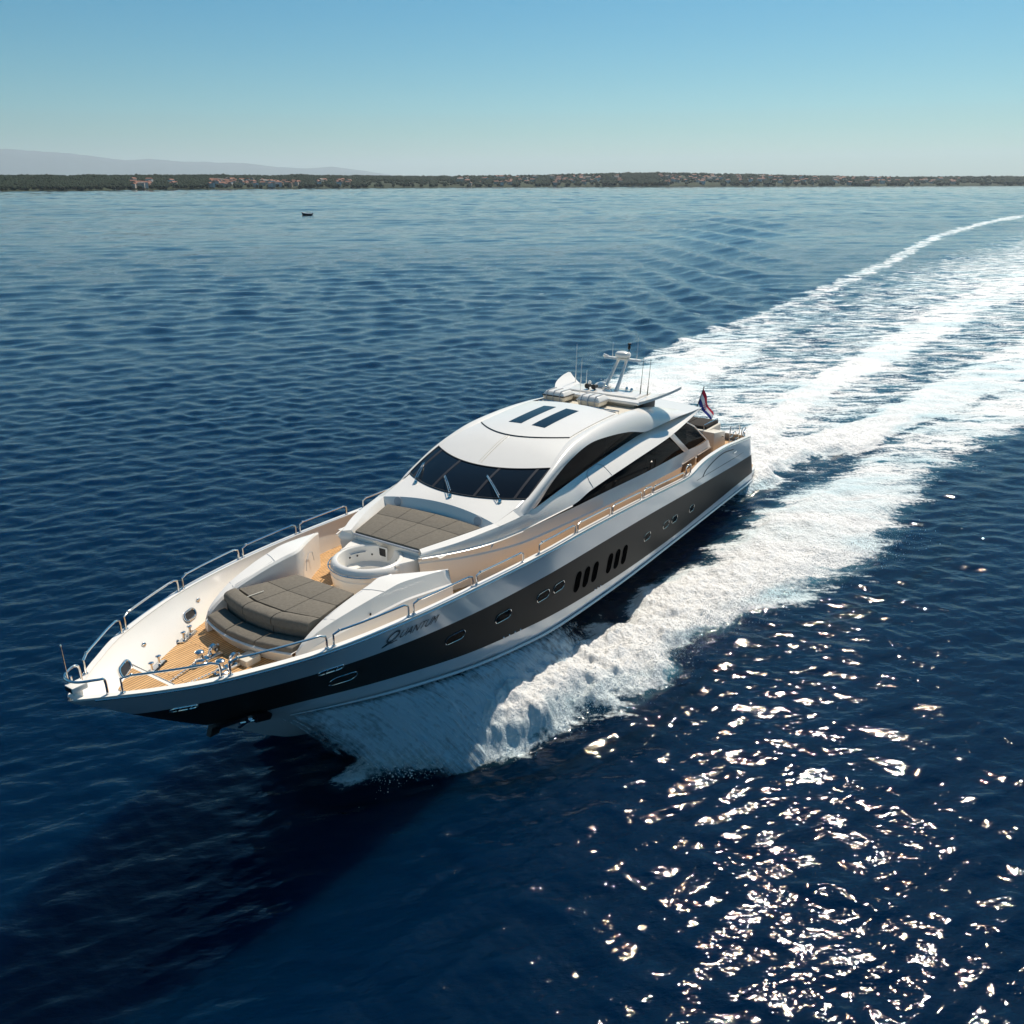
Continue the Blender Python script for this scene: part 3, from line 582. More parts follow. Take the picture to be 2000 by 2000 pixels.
# ---- foredeck gear
for s in (1, -1):
    for x, y in ((27.5, 1.60), (28.80, .93)):
        ang = .45; dx, dy = .15 * math.cos(ang), -.15 * math.sin(ang)
        g = G(); z = zdeck(x)
        g.hexa([(x - 2 * dx - .07, s * (y - 2 * dy - .07), z), (x + 2 * dx - .07, s * (y + 2 * dy - .07), z), (x + 2 * dx + .07, s * (y + 2 * dy + .07), z), (x - 2 * dx + .07, s * (y - 2 * dy + .07), z)],
               [(x - 2 * dx - .05, s * (y - 2 * dy - .05), z + .04), (x + 2 * dx - .05, s * (y + 2 * dy - .05), z + .04), (x + 2 * dx + .05, s * (y + 2 * dy + .05), z + .04), (x - 2 * dx + .05, s * (y - 2 * dy + .05), z + .04)])
        for k in (-1, 1): g.lathe([(.045, .03), (.03, .06), (.028, .18), (.06, .20), (.063, .225), (.03, .24), (0.001, .24)], (x + k * dx, s * (y + k * dy), z), 14)
        g.build('mooring_bollard', STEEL, yacht)
    x, y = 28.1, .34; z = zdeck(x); g = G()
    g.lathe([(.16, 0), (.16, .03), (.12, .05), (.11, .10), (.085, .12), (.07, .16), (.065, .23), (.095, .26), (.10, .29), (.08, .31), (.03, .32), (0.001, .32)], (x, s * y, z), 24)
    g.hexa([(x - .55, s * y - .11, z), (x - .1, s * y - .11, z), (x - .1, s * y + .11, z), (x - .55, s * y + .11, z)], [(x - .52, s * y - .09, z + .07), (x - .1, s * y - .09, z + .09), (x - .1, s * y + .09, z + .09), (x - .52, s * y + .09, z + .07)], .02)
    g.tube([(x - .2, s * y, z + .08), (x - .25, s * y, z + .2), (x - .5, s * y, z + .24)], .03, 8); g.tube([(x - .45, s * y - .14, z + .08), (x - .45, s * y - .14, z + .2)], .025, 8)
    wl = g.build('windlass', STEEL, yacht)
    g = G(); g.lathe([(.05, -.06), (.115, -.05), (.115, -.03), (.07, 0), (.115, .03), (.115, .05), (.05, .06)], (0, 0, 0), 20)
    dr = g.build('chain_wheel', STEEL, wl); dr.rotation_euler = (R(90), 0, 0); dr.location = (x - .38, s * y, z + .19)
    g = G()
    for k in range(16): g.ball((x + .05 + k * .075, s * (y - .015 * k), z + .10 - .004 * k), .030, seg=6, sc=(1.3, .8, .8))
    g.build('chain', STEEL, wl)
g = G(); g.box((27.25, .25, 3.08), (27.65, .62, 3.24), .03); g.build('deck_box', CREAM, yacht)
for x, z in ((27.05, 3.36), (29.5, 3.46)):
    for s in (1, -1):
        y = yin(x, z)
        ring = [(px, s * (yin(px, pz) - .015), pz) for px, pz in capsule(x, z, .40, .17, n=8)]
        g = G(); g.tube(ring, .03, 8, closed=True); hw = g.build('hawse_pipe', STEEL, yacht)
        g = G(); g.add(ring, [tuple(range(len(ring)))]); g.build('opening', BLACK, hw, smooth=False)
for x, z in ((28.7, 3.5), (26.6, 3.5), (24.6, 3.45)):
    for s in (1, -1):
        y = yin(x, z) - .01; g = G(); g.ball((x, s * y, z), .06, seg=12, sc=(1, .5, 1)); g.build('courtesy_light', STEEL, yacht)

# ---- foredeck lounge
def fx(y, x0, bul=.28): return x0 + bul * (1 - (y / 1.42) ** 2)
ys = np.linspace(-1.42, 1.42, 19)
g = G()
rowsz = [(3.02, 26.86), (3.12, 26.90), (3.30, 27.02), (3.40, 27.08), (3.42, 27.05), (3.42, 26.3)]
g.grid(np.array([[(fx(y, x0) if k < 5 else 26.3, y, z) for y in ys] for k, (z, x0) in enumerate(rowsz)]))
g.grid(np.array([[(26.3, y, z) for y in ys] for z in (3.405, 3.72)])); g.grid(np.array([[(x, y, z) for y in np.linspace(-h, h, 7)] for x, z, h in ((26.3, 3.72, 1.42), (24.5, 3.66, 1.0))]))
g.grid(np.array([[(24.5, y, z) for y in np.linspace(-1.0, 1.0, 7)] for z in (2.95, 3.66)]))
lounge = g.build('lounge_base', WHITE, yacht)
E3 = [-1.40, -.47, .47, 1.40]
def curved_pad(x0, x1, y0, y1, z0, z1, bev, bx0=.28, bx1=.28, n=6, zt0=None):
    """cushion between two curved edges x1 (aft) .. x0 (front)"""
    g = G(); Yy = np.linspace(y0 + .012, y1 - .012, n); prof = []
    L = [(x1, z0, bx1), (x1, z1 - bev, bx1), (x1 + bev * .4, z1 - bev * .2, bx1), (x1 + bev, z1, bx1), ((x0 + x1) / 2, z1 + .012, (bx0 + bx1) / 2), (x0 - bev, z1, bx0), (x0 - bev * .35, z1 - bev * .25, bx0), (x0, z1 - bev, bx0), (x0, z0, bx0)]
    P = np.array([[(fx(y, x, b), y, z - (.02 if j in (0, n - 1) and 1 < k < 7 else 0)) for j, y in enumerate(Yy)] for k, (x, z, b) in enumerate(L)])
    g.grid(P)
    for j in (0, n - 1):
        g.add(P[:, j], [tuple(range(len(L)))])
    return g
for a, b in zip(E3[:-1], E3[1:]):
    curved_pad(27.03, 26.50, a, b, 3.42, 3.55, .055).build('seat_cushion', FABRIC, lounge, ang=50)
    curved_pad(26.46, 26.30, a, b, 3.42, 3.74, .05).build('back_cushion', FABRIC, lounge, ang=50)
    curved_pad(26.52, 26.12, a, b, 3.72, 3.93, .08).build('bolster', FABRIC, lounge, ang=50)
def pad4(c, th, bev=.02):
    c = [np.array(p, float) for p in c]; m_ = sum(c) / 4
    c = [p + (m_ - p) / np.linalg.norm(m_ - p) * .007 for p in c]
    return G().hexa([p - (0, 0, th) for p in c], c, bev, 2)
def edgey(x): return np.interp(x, [24.6, 26.3], [.98, 1.40])
for i in range(3):
    ya = lambda x, i=i: -edgey(x) + 2 * edgey(x) * i / 3
    yb = lambda x, i=i: -edgey(x) + 2 * edgey(x) * (i + 1) / 3
    bul = lambda y: .26 * (1 - (y / 1.42) ** 2)
    for xa, xb in ((26.10, 25.35), (25.35, 24.6)):
        za, zb_ = 3.80 + (xa - 24.6) * .055, 3.80 + (xb - 24.6) * .055
        ka = 1 if xa > 26 else .5; kb = .5 if xa > 26 else 0
        pad4([(xa + ka * bul(ya(xa)), ya(xa), za), (xb + kb * bul(ya(xb)), ya(xb), zb_), (xb + kb * bul(yb(xb)), yb(xb), zb_), (xa + ka * bul(yb(xa)), yb(xa), za)], .14).build('sunpad_cushion', FABRIC, lounge)
g = G(); g.tube([(26.35, -.78, 3.90), (26.05, -.74, 3.90), (25.9, -.72, 3.895)], .012, 6); g.build('strap', CREAM, lounge)
for y in (-.9, 0, .9):
    g = G(); g.ball((fx(y, 26.85), y, 3.24), .035, seg=8, sc=(.5, 1, 1)); g.build('step_light', STEEL, lounge)
# storage pods either side of the lounge
for s in (1, -1):
    S = [(27.02, 1.45, 1.50, 3.42, 1.55), (26.85, 1.45, 1.58, 3.60, 1.62), (26.5, 1.45, 1.66, 3.78, 1.76), (26.0, 1.44, 1.78, 3.93, 1.92), (25.2, 1.43, 1.92, 4.07, 2.10), (24.6, 1.42, 2.0, 4.14, 2.20), (24.1, 1.41, 2.06, 4.18, 2.28), (23.4, 1.80, 2.16, 4.12, 2.38), (22.9, 2.08, 2.22, 4.06, 2.43), (22.55, 2.25, 2.28, 4.01, 2.45)]
    P = []
    for x, yi, yo, z, yb in S:
        zd = zdeck(x); hh = z - zd
        P.append([(x, s * yi, zd), (x, s * yi, z - .06), (x, s * (yi + .04), z), (x, s * ((yi + yo) / 2), z + .01), (x, s * (yo - .01), z - .01), (x, s * (yo + (yb - yo) * .55), z - .33 * hh), (x, s * (yo + (yb - yo) * .75), z - .36 * hh), (x, s * (yo + (yb - yo) * .8), z - .42 * hh), (x, s * yb, z - .8 * hh), (x, s * (yb - .06), zd)])
    g = G(); P = np.array([row(np.array([r[j] for r in P]), 40, 'x') for j in range(10)]); g.grid(P)
    # diagonal end face is the inner wall from station 24.1 aft; forward cap
    g.add(P[:, 0], [tuple(range(10))]); g.add(P[:, -1], [tuple(range(10))])
    pod = g.build('storage_pod', WHITE, yacht, ang=24)
    g = G(); g.ball((25.2, s * 2.03, 3.78), .035, seg=8, sc=(1, .4, 1)); g.build('vent', BLACK, pod)
    g = G(); g.tube([(24.85, s * 1.47, 4.125), (24.75, s * 1.70, 4.14), (24.65, s * 1.98, 4.13)], .006, 5); g.tube([(26.15, s * 1.5, 3.905), (26.05, s * 1.75, 3.91)], .006, 5); g.tube([(26.1, s * 1.50, 3.925), (24.9, s * 1.52, 4.115)], .005, 5); g.build('lid_seam', GREYL, pod)
    g = G(); g.tube([(23.78, s * (1.50), 3.45), (23.70, s * 1.55, 3.75), (23.5, s * 1.66, 3.85), (23.25, s * 1.81, 3.75), (23.15, s * 1.86, 3.45)], .008, 6); g.build('locker_door_seam', GREYL, pod)

# ---- hot tub
TC = (23.0, 0, 0); TK = .92
g = G()
for pr in ([(.80, 2.9), (.92, 3.05), (1.02, 3.25), (1.08, 3.5), (1.09, 3.62)], [(1.09, 3.62), (1.075, 3.64), (1.075, 3.66), (1.085, 3.68), (1.07, 3.84), (1.02, 3.92), (.96, 3.96), (.90, 3.965), (.87, 3.94), (.85, 3.75), (.82, 3.52), (.72, 3.50), (.5, 3.49), (.47, 3.35), (.2, 3.33), (0.001, 3.33)]):
    g.lathe([(r * TK, z) for r, z in pr], TC, 48)
# flat surround joining it to the deckhouse
P = []
for t in np.linspace(R(88), R(272), 41):
    c_, s_ = math.cos(t), math.sin(t); Rr = min(.84 / max(-c_, 1e-3), 1.12 / max(abs(s_), 1e-3))
    Rr = lerp(.95, max(Rr, .96), float(sstep(0.02, .45, -c_))); P.append([(23.0 + .92 * c_, .92 * s_, 3.945), (23.0 + Rr * c_, Rr * s_, 3.95), (23.0 + (Rr + .02) * c_, (Rr + .02) * s_, 3.92), (23.0 + (Rr + .02) * c_, (Rr + .02) * s_, 2.9)])
g.grid(np.array(P)); tub = g.build('hot_tub', WHITE, yacht, ang=32)
g = G(); a = np.linspace(R(-105), R(75), 26); g.tube([(23.0 + 1.045 * math.cos(t), 1.045 * math.sin(t), 3.80) for t in a], .018, 8)
for t in a[::8]: g.tube([(23.0 + 1.045 * math.cos(t), 1.045 * math.sin(t), 3.80), (23.0 + .98 * math.cos(t), .98 * math.sin(t), 3.80)], .012, 6)
g.build('grab_rail', STEEL, tub)
g = G(); g.box((22.18, -.32, 3.60), (22.26, .0, 3.94), .01); pl = g.build('control_panel', WHITE, tub)
g = G(); g.box((22.258, -.27, 3.68), (22.268, -.05, 3.90), .004); g.build('screen', BLACK, pl)
for t in (150, 215, 245, 120, 100, 262):
    g = G(); g.ball((23.0 + .775 * math.cos(R(t)), .775 * math.sin(R(t)), 3.70), .028, seg=8); g.build('jet', BLACK, tub)
g = G(); g.tube([(23.0 + .745 * math.cos(R(t)), .745 * math.sin(R(t)), 3.80) for t in np.linspace(228, 262, 7)], .014, 6); g.build('inner_handle', STEEL, tub)

# ---- deckhouse
K0 = [(22.45, 1.28, 2.92), (21.3, 1.82, 2.88), (19.5, 2.2, 2.83), (17.8, 2.38, 2.78), (14, 2.5, 2.66), (10, 2.52, 2.54), (7, 2.5, 2.48), (4, 2.42, 2.48), (3.3, 2.3, 2.48)]
K1 = [(22.6, 1.38, 3.95), (21.3, 1.92, 3.80), (19.5, 2.30, 3.62), (17.86, 2.46, 3.54), (14, 2.58, 3.36), (10, 2.60, 3.2), (7, 2.57, 3.08), (4, 2.46, 2.98), (3.35, 2.32, 2.95)]
K1b = [(a, b - .03, c + .04) for a, b, c in K1]
K2 = [(22.65, 1.42, 4.12), (21.5, 1.90, 4.06), (20.45, 2.22, 4.03), (19.05, 2.38, 4.0), (16.4, 2.50, 3.92), (14.2, 2.48, 3.82), (10.65, 2.50, 3.68), (6.95, 2.47, 3.58), (5.2, 2.44, 3.47), (4.1, 2.38, 3.44), (3.4, 2.2, 3.25)]
BT = [(22.5, 1.38, 4.22), (21.5, 1.84, 4.30), (20.07, 2.2, 4.39), (18.9, 2.32, 4.43), (18.1, 2.29, 4.46), (14.66, 2.15, 4.74), (10.35, 2.07, 5.02), (8.5, 2.12, 5.0), (6.95, 2.36, 5.11), (5.9, 2.6, 5.22)]
BB = [(22.64, 1.37, 4.125), (21.5, 1.85, 4.066), (20.45, 2.17, 4.036), (19.05, 2.34, 4.006), (16.4, 2.48, 4.005), (15.25, 2.58, 4.25), (12.4, 2.65, 4.49), (9.15, 2.65, 4.70), (6.6, 2.62, 5.06), (5.9, 2.6, 5.19)]
g = G()
g.strip([K0, [(a, b + .03, (c + d[2]) / 2) for (a, b, c), d in zip(K0, K1)], K1], 260); g.strip([K1, K1b], 260); g.strip([K1b, K2], 260); g.strip([K2[:4] + [(16.4, 2.51, 3.985)], BB[:5]], 200)
rt, rb = row(BT, 260), row(BB, 260)
mids = [lerp(rt, rb, t) + np.array([0, 1, 0]) * (.025 * math.sin(math.pi * t)) for t in (0, .12, .25, .5, .75, .88, 1)]
P = np.array(mids); both(g, P)
# coaming top and its inner wall
CI = [(22.35, 1.2, 4.235), (21.3, 1.62, 4.34), (20.4, 1.9, 4.40), (20.07, 2.0, 4.42)]
CW = [(22.35, 1.15, 4.05), (21.3, 1.44, 4.10), (20.5, 1.70, 4.12), (20.2, 1.78, 4.12)]
g.strip([BT[:3], CI], 60); g.strip([CI, CW], 60)
def wsb(y): return 19.38 - .165 * y * y, 4.73 + .004 * y * y
def cob(y): return 19.87 + .05 * y * y, 4.585 - .042 * y * y
T = []
for k in np.linspace(-1, 1, 31):
    a = (wsb(2.2 * k)[0], 2.2 * k, wsb(2.2 * k)[1]); b = (cob(2.02 * k)[0], 2.02 * k, cob(2.02 * k)[1]); T.append([a, lerp(np.array(a), np.array(b), .5) + (0, 0, .01), b, (b[0] + .02, b[1], b[2] - .03), (b[0] + .14, b[1] * .9, 4.1)])
g.grid(np.array(T))
for s in (1, -1):     # side fillets between shelf and band
    g.grid(np.array([[(wsb(2.2)[0], s * 2.2, wsb(2.2)[1]), (19.3, s * 2.13, 4.60), (cob(2.02)[0], s * 2.02, cob(2.02)[1])], [(18.5, s * 2.33, 4.45), (19.2, s * 2.31, 4.42), (20.07, s * 2.21, 4.395)]]))
# front wall under the pad, aft bulkhead, cockpit coaming end
g.grid(np.array([[(22.24, y, z) for y in np.linspace(-1.3, 1.3, 5)] for z in (2.9, 4.08)]))
g.grid(np.array([[(x, y, 4.08) for y in np.linspace(-1.8, 1.8, 5)] for x in (20.0, 22.24)]))
for s in (1, -1):
    g.grid(np.array([[K0[0], K1[0], K1b[0], K2[0], BT[0], CI[0]], [(22.24, 1.12, 2.9), (22.24, 1.12, 3.93), (22.24, 1.12, 3.97), (22.24, 1.12, 4.04), (22.24, 1.12, 4.07), (22.24, 1.14, 4.08)]]) * (1, s, 1))
    g.grid(np.array([[CI[0], CW[0]], [(22.24, 1.14, 4.08), (22.24, 1.14, 4.0)]]) * (1, s, 1))
house = g.build('deckhouse', WHITE, yacht, ang=28)
g = G(); g.tube([(22.29, y, 4.12) for y in np.linspace(-1.12, 1.12, 9)], .035, 8); g.build('pad_rail', GREYL, house)
for s in (1, -1):
    g = G(); p = catmull(np.array([(22.62, 1.50, 4.12), (21.5, 1.96, 4.06), (20.45, 2.27, 4.03), (19.2, 2.42, 4.0)]), 6) * (1, s, 1); g.tube(p, .018, 8)
    for k in (5, 10, 15): g.tube([p[k], p[k] - np.array([0, s * .06, .0])], .012, 6)
    g.build('side_rail', WHITE, house)
    g = G(); g.box((3.95, s * 2.50 - .03, 2.80), (5.55, s * 2.50 + .06, 3.12), .01); g.build('side_panel', BROWN, house)
    g = G(); g.box((5.95, s * 2.53 - .03, 2.82), (7.35, s * 2.53 + .06, 3.16), .01); g.build('side_panel', BROWN, house)
    def band(x, t): a_ = [np.interp(x, rt[::-1, 0], rt[::-1, j]) for j in range(3)]; b_ = [np.interp(x, rb[::-1, 0], rb[::-1, j]) for j in range(3)]; p_ = lerp(np.array(a_), np.array(b_), t) + (0, .035 * math.sin(math.pi * t), .01); return (x, s * p_[1], p_[2])
    g = G(); g.tube([band(x, t) for x, t in ((15.2, .97), (15.2, .5), (15.1, .2), (14.9, .06), (14.2, .05), (14.0, .3), (13.95, .97))], .009, 6); g.build('hatch_seam', GREYL, house)
    g = G(); g.lathe([(.14, 0), (.13, .015), (0.001, .016)], (0, 0, 0), 20); sp = g.build('speaker', GREYL, house); sp.rotation_euler = (0, R(75), 0); sp.location = (20.06, s * 1.45, 4.38)
# sunpad in front of the windscreen
def se(x): return np.interp(x, [20.25, 22.27], [1.70, 1.13])
for i in range(4):
    ya = lambda x, i=i: -se(x) + 2 * se(x) * i / 4
    yb = lambda x, i=i: -se(x) + 2 * se(x) * (i + 1) / 4
    cur = lambda y: -.16 * (1 - (y / 1.7) ** 2)
    for xa, xb in ((22.27, 21.0), (21.0, 20.25)):
        za, zb_ = 4.20 + (22.27 - xa) * .047, 4.20 + (22.27 - xb) * .047; ka = 0 if xa > 22 else .6; kb = .6 if xa > 22 else 1
        pad4([(xa + ka * cur(ya(xa)), ya(xa), za), (xb + kb * cur(ya(xb)), ya(xb), zb_), (xb + kb * cur(yb(xb)), yb(xb), zb_), (xa + ka * cur(yb(xa)), yb(xa), za)], .13).build('sunpad_cushion', FABRIC, house)
# windows of the deckhouse
W1T = [(18.2, 2.21, 4.49), (17.4, 2.19, 4.96), (16.35, 2.17, 5.37), (15.0, 2.17, 5.65), (13.5, 2.19, 5.60), (12.0, 2.21, 5.43), (10.7, 2.23, 5.16)]
W1B = [(18.2, 2.22, 4.42), (14.6, 2.11, 4.70), (10.2, 2.03, 4.95)]
W2T = [(16.4, 2.44, 3.97), (15.1, 2.44, 4.24), (12.2, 2.45, 4.48), (8.95, 2.45, 4.70)]
W2B = [(16.25, 2.455, 3.86), (14.2, 2.475, 3.79), (10.65, 2.495, 3.66), (6.95, 2.465, 3.56)]
AG = [(8.2, 2.36, 4.55), (6.9, 2.34, 4.80), (5.7, 2.31, 4.35), (4.05, 2.31, 3.44), (6.35, 2.39, 3.46)]
for s in (1, -1):
    k = np.array([1, s, 1])
    P = np.array([row(W1T, 40), row(W1B, 40)]) * k; G().grid(P).build('side_window', SGLASS, house)
    a, b = row(W2T, 40), row(W2B, 40); P = np.array([a, lerp(a, b, .5) + (0, .015, 0), b]) * k; G().grid(P).build('side_window', SGLASS, house)
    g = G(); g.grid(np.array([[(9.0, 2.53, 4.69), (6.98, 2.46, 3.56)], [(8.88, 2.57, 4.70), (6.85, 2.50, 3.57)], [(8.5, 2.55, 4.66), (6.5, 2.48, 3.55)], [(8.3, 2.42, 4.6), (6.35, 2.39, 3.5)]]) * k); g.build('window_pillar', WHITE, house)
    g = G(); g.poly(np.array(AG) * k, (0, -s, 0), .03); aw = g.build('aft_window', SGLASS, house, smooth=False)
    g = G(); g.tube(np.array([AG[1], AG[2], AG[3]]) * k, .03, 8); g.build('frame', WHITE, aw)
g = G(); g.grid(np.array([[(8.0 - .3 * (z - 2.5), y, z) for y in np.linspace(-2.35, 2.35, 5)] for z in (2.5, 4.7)])); g.build('saloon_door', GLASS, house)
# windscreen
CRZ = sm([(7, 5.28), (8, 5.48), (9, 5.70), (10.2, 5.86), (11.4, 5.93), (12.5, 5.95), (14, 5.90), (15.4, 5.79), (16.4, 5.60), (17.22, 5.32), (17.95, 5.03), (18.64, 4.76), (19.3, 4.48)])
CRY = sm([(7, 1.9), (8, 1.85), (9, 1.80), (10.2, 1.78), (11.4, 1.78), (14, 1.76), (15.4, 1.78), (16.4, 1.93), (17.22, 2.08), (18.64, 2.16), (19.3, 2.16)])
def zroof(x, y): return float(I(x, CRZ)) + .045 * (float(I(x, CRY)) ** 2 - y * y)
def wst(y): x = 17.95 - .17 * y * y; return x, zroof(x, y)
P = []
for k in np.linspace(-1, 1, 33):
    y0, y1 = 2.10 * k, 2.17 * k; a = np.array([wst(y0)[0], y0, wst(y0)[1]]); b = np.array([wsb(y1)[0], y1, wsb(y1)[1] + .015])
    P.append([lerp(a, b, t) + np.array([.0, 0, .035 * math.sin(math.pi * t)]) for t in np.linspace(0, 1, 6)])
P = np.array(P); wsn = G().grid(P).build('windscreen', GLASS, yacht)
BRONZE = mat('mullion_dark', (0.03, 0.024, 0.022), .35)
for y in (-.74, .74, -1.82, 1.82):
    j = np.interp(y, P[:, 2, 1], np.arange(33)); i0 = int(j); t = j - i0; L = lerp(P[i0], P[min(i0 + 1, 32)], t); g = G()
    g.grid(np.array([[p + (0, -.045, .004), p + (0, -.04, .014), p + (0, .04, .014), p + (0, .045, .004)] for p in L])); g.build('mullion', BRONZE, wsn)
g = G(); g.tube(P[:, 0] + (.0, 0, .01), .022, 6); g.tube(P[:, -1] + (0, 0, .0), .022, 6); g.tube(P[0], .022, 6); g.tube(P[-1], .022, 6); g.build('seal', BLACK, wsn)
for (a, b) in (((19.05, 1.55), (18.40, .62)), ((19.46, .08), (18.78, -.68)), ((19.08, -1.50), (18.2, -1.95))):
    zf = lambda x, y: np.interp(x, [wst(y)[0], wsb(y)[0]], [wst(y)[1], wsb(y)[1]]) + .06
    g = G(); g.lathe([(.06, 0), (.05, .06), (.03, .08), (0.001, .08)], (a[0] + .10, a[1] + .03, wsb(a[1])[1] - .03), 12)
    pa, pb = np.array([a[0] + .1, a[1], zf(a[0] + .02, a[1]) + .04]), np.array([b[0], b[1], zf(*b)])
    g.tube([pa, lerp(pa, pb, .5) + (0, 0, .02), pb], .014, 6); wp = g.build('wiper', STEEL, yacht)
    g = G(); d_ = (pb - pa) / np.linalg.norm(pb - pa); o_ = np.array([d_[1], -d_[0], 0]) * .055; g.tube([lerp(pa, pb, .12) + o_, lerp(pa, pb, .55) + o_, pb + d_ * .05 + o_ * .6], .014, 6); g.build('blade', STEEL, wp)
# roof skin
g = G(); P = []
for sx in np.linspace(0, 1, 34):
    r_ = []
    for k in np.linspace(-1, 1, 25):
        y = 1.9 * k
        for _ in range(3):
            xf = wst(2.08 * k)[0]; x = lerp(xf, 11.95, sx); y = float(I(x, CRY)) * k
        r_.append((x, y, zroof(x, y)))
    P.append(r_)
g.grid(np.array(P)); g.grid(np.array([P[-1], [(x - .02, y, 5.75) for x, y, z in P[-1]]]))
roof = g.build('roof', WHITE, yacht)
g = G(); g.tube([(x, 0.02 * 0, zroof(x, 0) + .002) for x in np.linspace(17.8, 16.2, 12)], .012, 6); g.tube([(x, -.10, zroof(x, -.1) + .002) for x in np.linspace(17.8, 16.2, 12)], .008, 6); g.build('roof_seam', CREAM, roof)
# sliding hatch with two skylights
def hx(y): return 16.18 - .30 * y * y
P = []
for sx in np.linspace(0, 1, 16): P.append([(lerp(hx(y), 12.1, sx), y, zroof(lerp(hx(y), 12.1, sx), y) + .025) for y in np.linspace(-1.70, 1.70, 21)])
P = np.array(P); g = G(); g.grid(P); g.grid(np.array([P[0], P[0] + (.03, 0, -.05)])); g.grid(np.array([P[:, 0], P[:, 0] + (0, 0, -.05)])); g.grid(np.array([P[:, -1], P[:, -1] + (0, 0, -.05)])); sunroof = g.build('sunroof_hatch', WHITE, roof)
g = G(); g.tube(P[0] + (.02, 0, -.012), .016, 6); g.build('hatch_seal', BLACK, roof)
g = G(); g.tube(P[:, 0] + (0, .0, -.012), .008, 6); g.tube(P[:, -1] + (0, 0, -.012), .008, 6); g.tube(P[-1] + (0, 0, -.01), .010, 6); g.build('hatch_gap', CREAM, roof)
for s in (1, -1):
    Q = np.array([[(x, s * y, zroof(x, y) + .030) for x in np.linspace(15.2, 12.87, 10)] for y in (.2, .45, .7)]); g = G(); g.grid(Q); g.build('skylight', GLASS, roof)
# shoulder tubes that arch over the side windows
CC = [(19.35, 2.14, 4.46), (18.64, 2.16, 4.77), (17.95, 2.14, 5.05), (17.22, 2.08, 5.325), (16.4, 1.93, 5.6), (15.4, 1.78, 5.79), (14, 1.76, 5.90), (12.5, 1.77, 5.95), (11.4, 1.78, 5.93), (10.2, 1.78, 5.86), (9, 1.80, 5.70), (8, 1.85, 5.48), (7.0, 1.9, 5.27)]
CM = [(19.1, 2.29, 4.46), (18.4, 2.31, 4.78), (17.3, 2.26, 5.26), (16.2, 2.15, 5.62), (15.2, 2.06, 5.82), (13.5, 2.06, 5.90), (12, 2.09, 5.85), (10.8, 2.12, 5.73), (9.8, 2.16, 5.60), (8.7, 2.22, 5.42), (7.7, 2.32, 5.27), (6.9, 2.4, 5.20)]
CL = [(18.75, 2.32, 4.42), (18.2, 2.29, 4.50), (17.4, 2.27, 4.94), (16.35, 2.25, 5.35), (15.0, 2.25, 5.63), (13.5, 2.26, 5.58), (12.0, 2.28, 5.41), (10.75, 2.30, 5.16), (9.8, 2.34, 5.16), (8.2, 2.42, 5.18), (6.9, 2.5, 5.19)]
rc, rm_, rl = (row(q_, 90, 'l') for q_ in (CC, CM, CL))
prof = []
for t in np.linspace(0, 1, 13):
    # quadratic through crease, bulge, lower lip
    prof.append((1 - t) ** 2 * rc + 2 * t * (1 - t) * (2 * rm_ - .5 * rc - .5 * rl) + t * t * rl)
P = np.array(prof); lip = P[-1] + (0, -.10, .0); P = np.concatenate([P, lip[None]]); g = G(); both(g, P); g.build('roof_arch', WHITE, yacht, ang=50)
# aft roof, its swept wings, and the well behind the hatch
AX = [(9.6, 2.0, 5.40, 5.40), (8.4, 2.35, 5.25, 5.33), (7.0, 2.5, 5.19, 5.27), (5.9, 2.6, 5.21, 5.25)]
P = []
for x, h, ze, zc in AX: P.append([(x - (.45 * (1 - (k) ** 2) if x < 6 else 0), h * k, lerp(zc, ze, abs(k) ** 2)) for k in np.linspace(-1, 1, 21)])
P = np.array([row(P_, 24) for P_ in np.array(P).transpose(1, 0, 2)]); g = G(); g.grid(P); g.grid(P - (0, 0, .10)); g.grid(np.array([P[:, -1], P[:, -1] - (0, 0, .1)]))
g.build('aft_roof', WHITE, yacht)
g = G(); g.grid(np.array([[(x, y, z) for y in np.linspace(-1.8, 1.8, 9)] for x, z in ((11.96, 5.82), (9.9, 5.80), (8.6, 5.46), (7.2, 5.28))])); well = g.build('roof_well', CREAM, yacht)
for x, z in ((11.72, 5.95), (11.42, 5.93)):
    g = G(); g.tube([(x, y, z) for y in np.linspace(-1.62, 1.55, 5)], .022, 8)
    for y in (-1.6, -.6, .5, 1.53): g.tube([(x, y, z), (x, y, 5.81)], .016, 6)
    g.build('roof_rail', STEEL, yacht)
# ---- radar arch
g = G(); g.box((8.25, -1.75, 5.93), (10.25, 1.75, 6.05), .045, seg=3)
for s in (1, -1):
    t_ = np.array([[(10.22, 1.66, 5.99), (9.95, 1.93, 6.07), (9.4, 2.20, 6.17), (8.6, 2.40, 6.27), (7.95, 2.47, 6.33)], [(9.2, 1.66, 5.99), (9.0, 1.85, 6.03), (8.7, 2.08, 6.11), (8.3, 2.32, 6.22), (7.9, 2.45, 6.32)], [(8.3, 1.66, 5.99), (8.2, 1.80, 6.01), (8.05, 2.0, 6.07), (7.9, 2.25, 6.18), (7.82, 2.43, 6.31)]])
    t_ = np.array([catmull(q_, 5) for q_ in t_]) * (1, s, 1); g.grid(t_ + (0, 0, .05)); g.grid(t_ - (0, 0, .05)); g.grid(np.array([t_[0] + (0, 0, .05), t_[0] - (0, 0, .05)])); g.grid(np.array([t_[-1] + (0, 0, .05), t_[-1] - (0, 0, .05)])); g.grid(np.array([t_[:, -1] + (0, 0, .05), t_[:, -1] - (0, 0, .05)]))
arch = g.build('radar_arch', WHITE, yacht, ang=40)
g = G(); g.box((8.4, -1.45, 6.05), (9.75, 1.45, 6.115), .03); g.build('arch_panel', WHITE, arch)
g = G(); g.box((8.6, -1.45, 5.35), (9.95, 1.45, 5.93), .03); g.build('arch_pedestal', CREAM, arch)
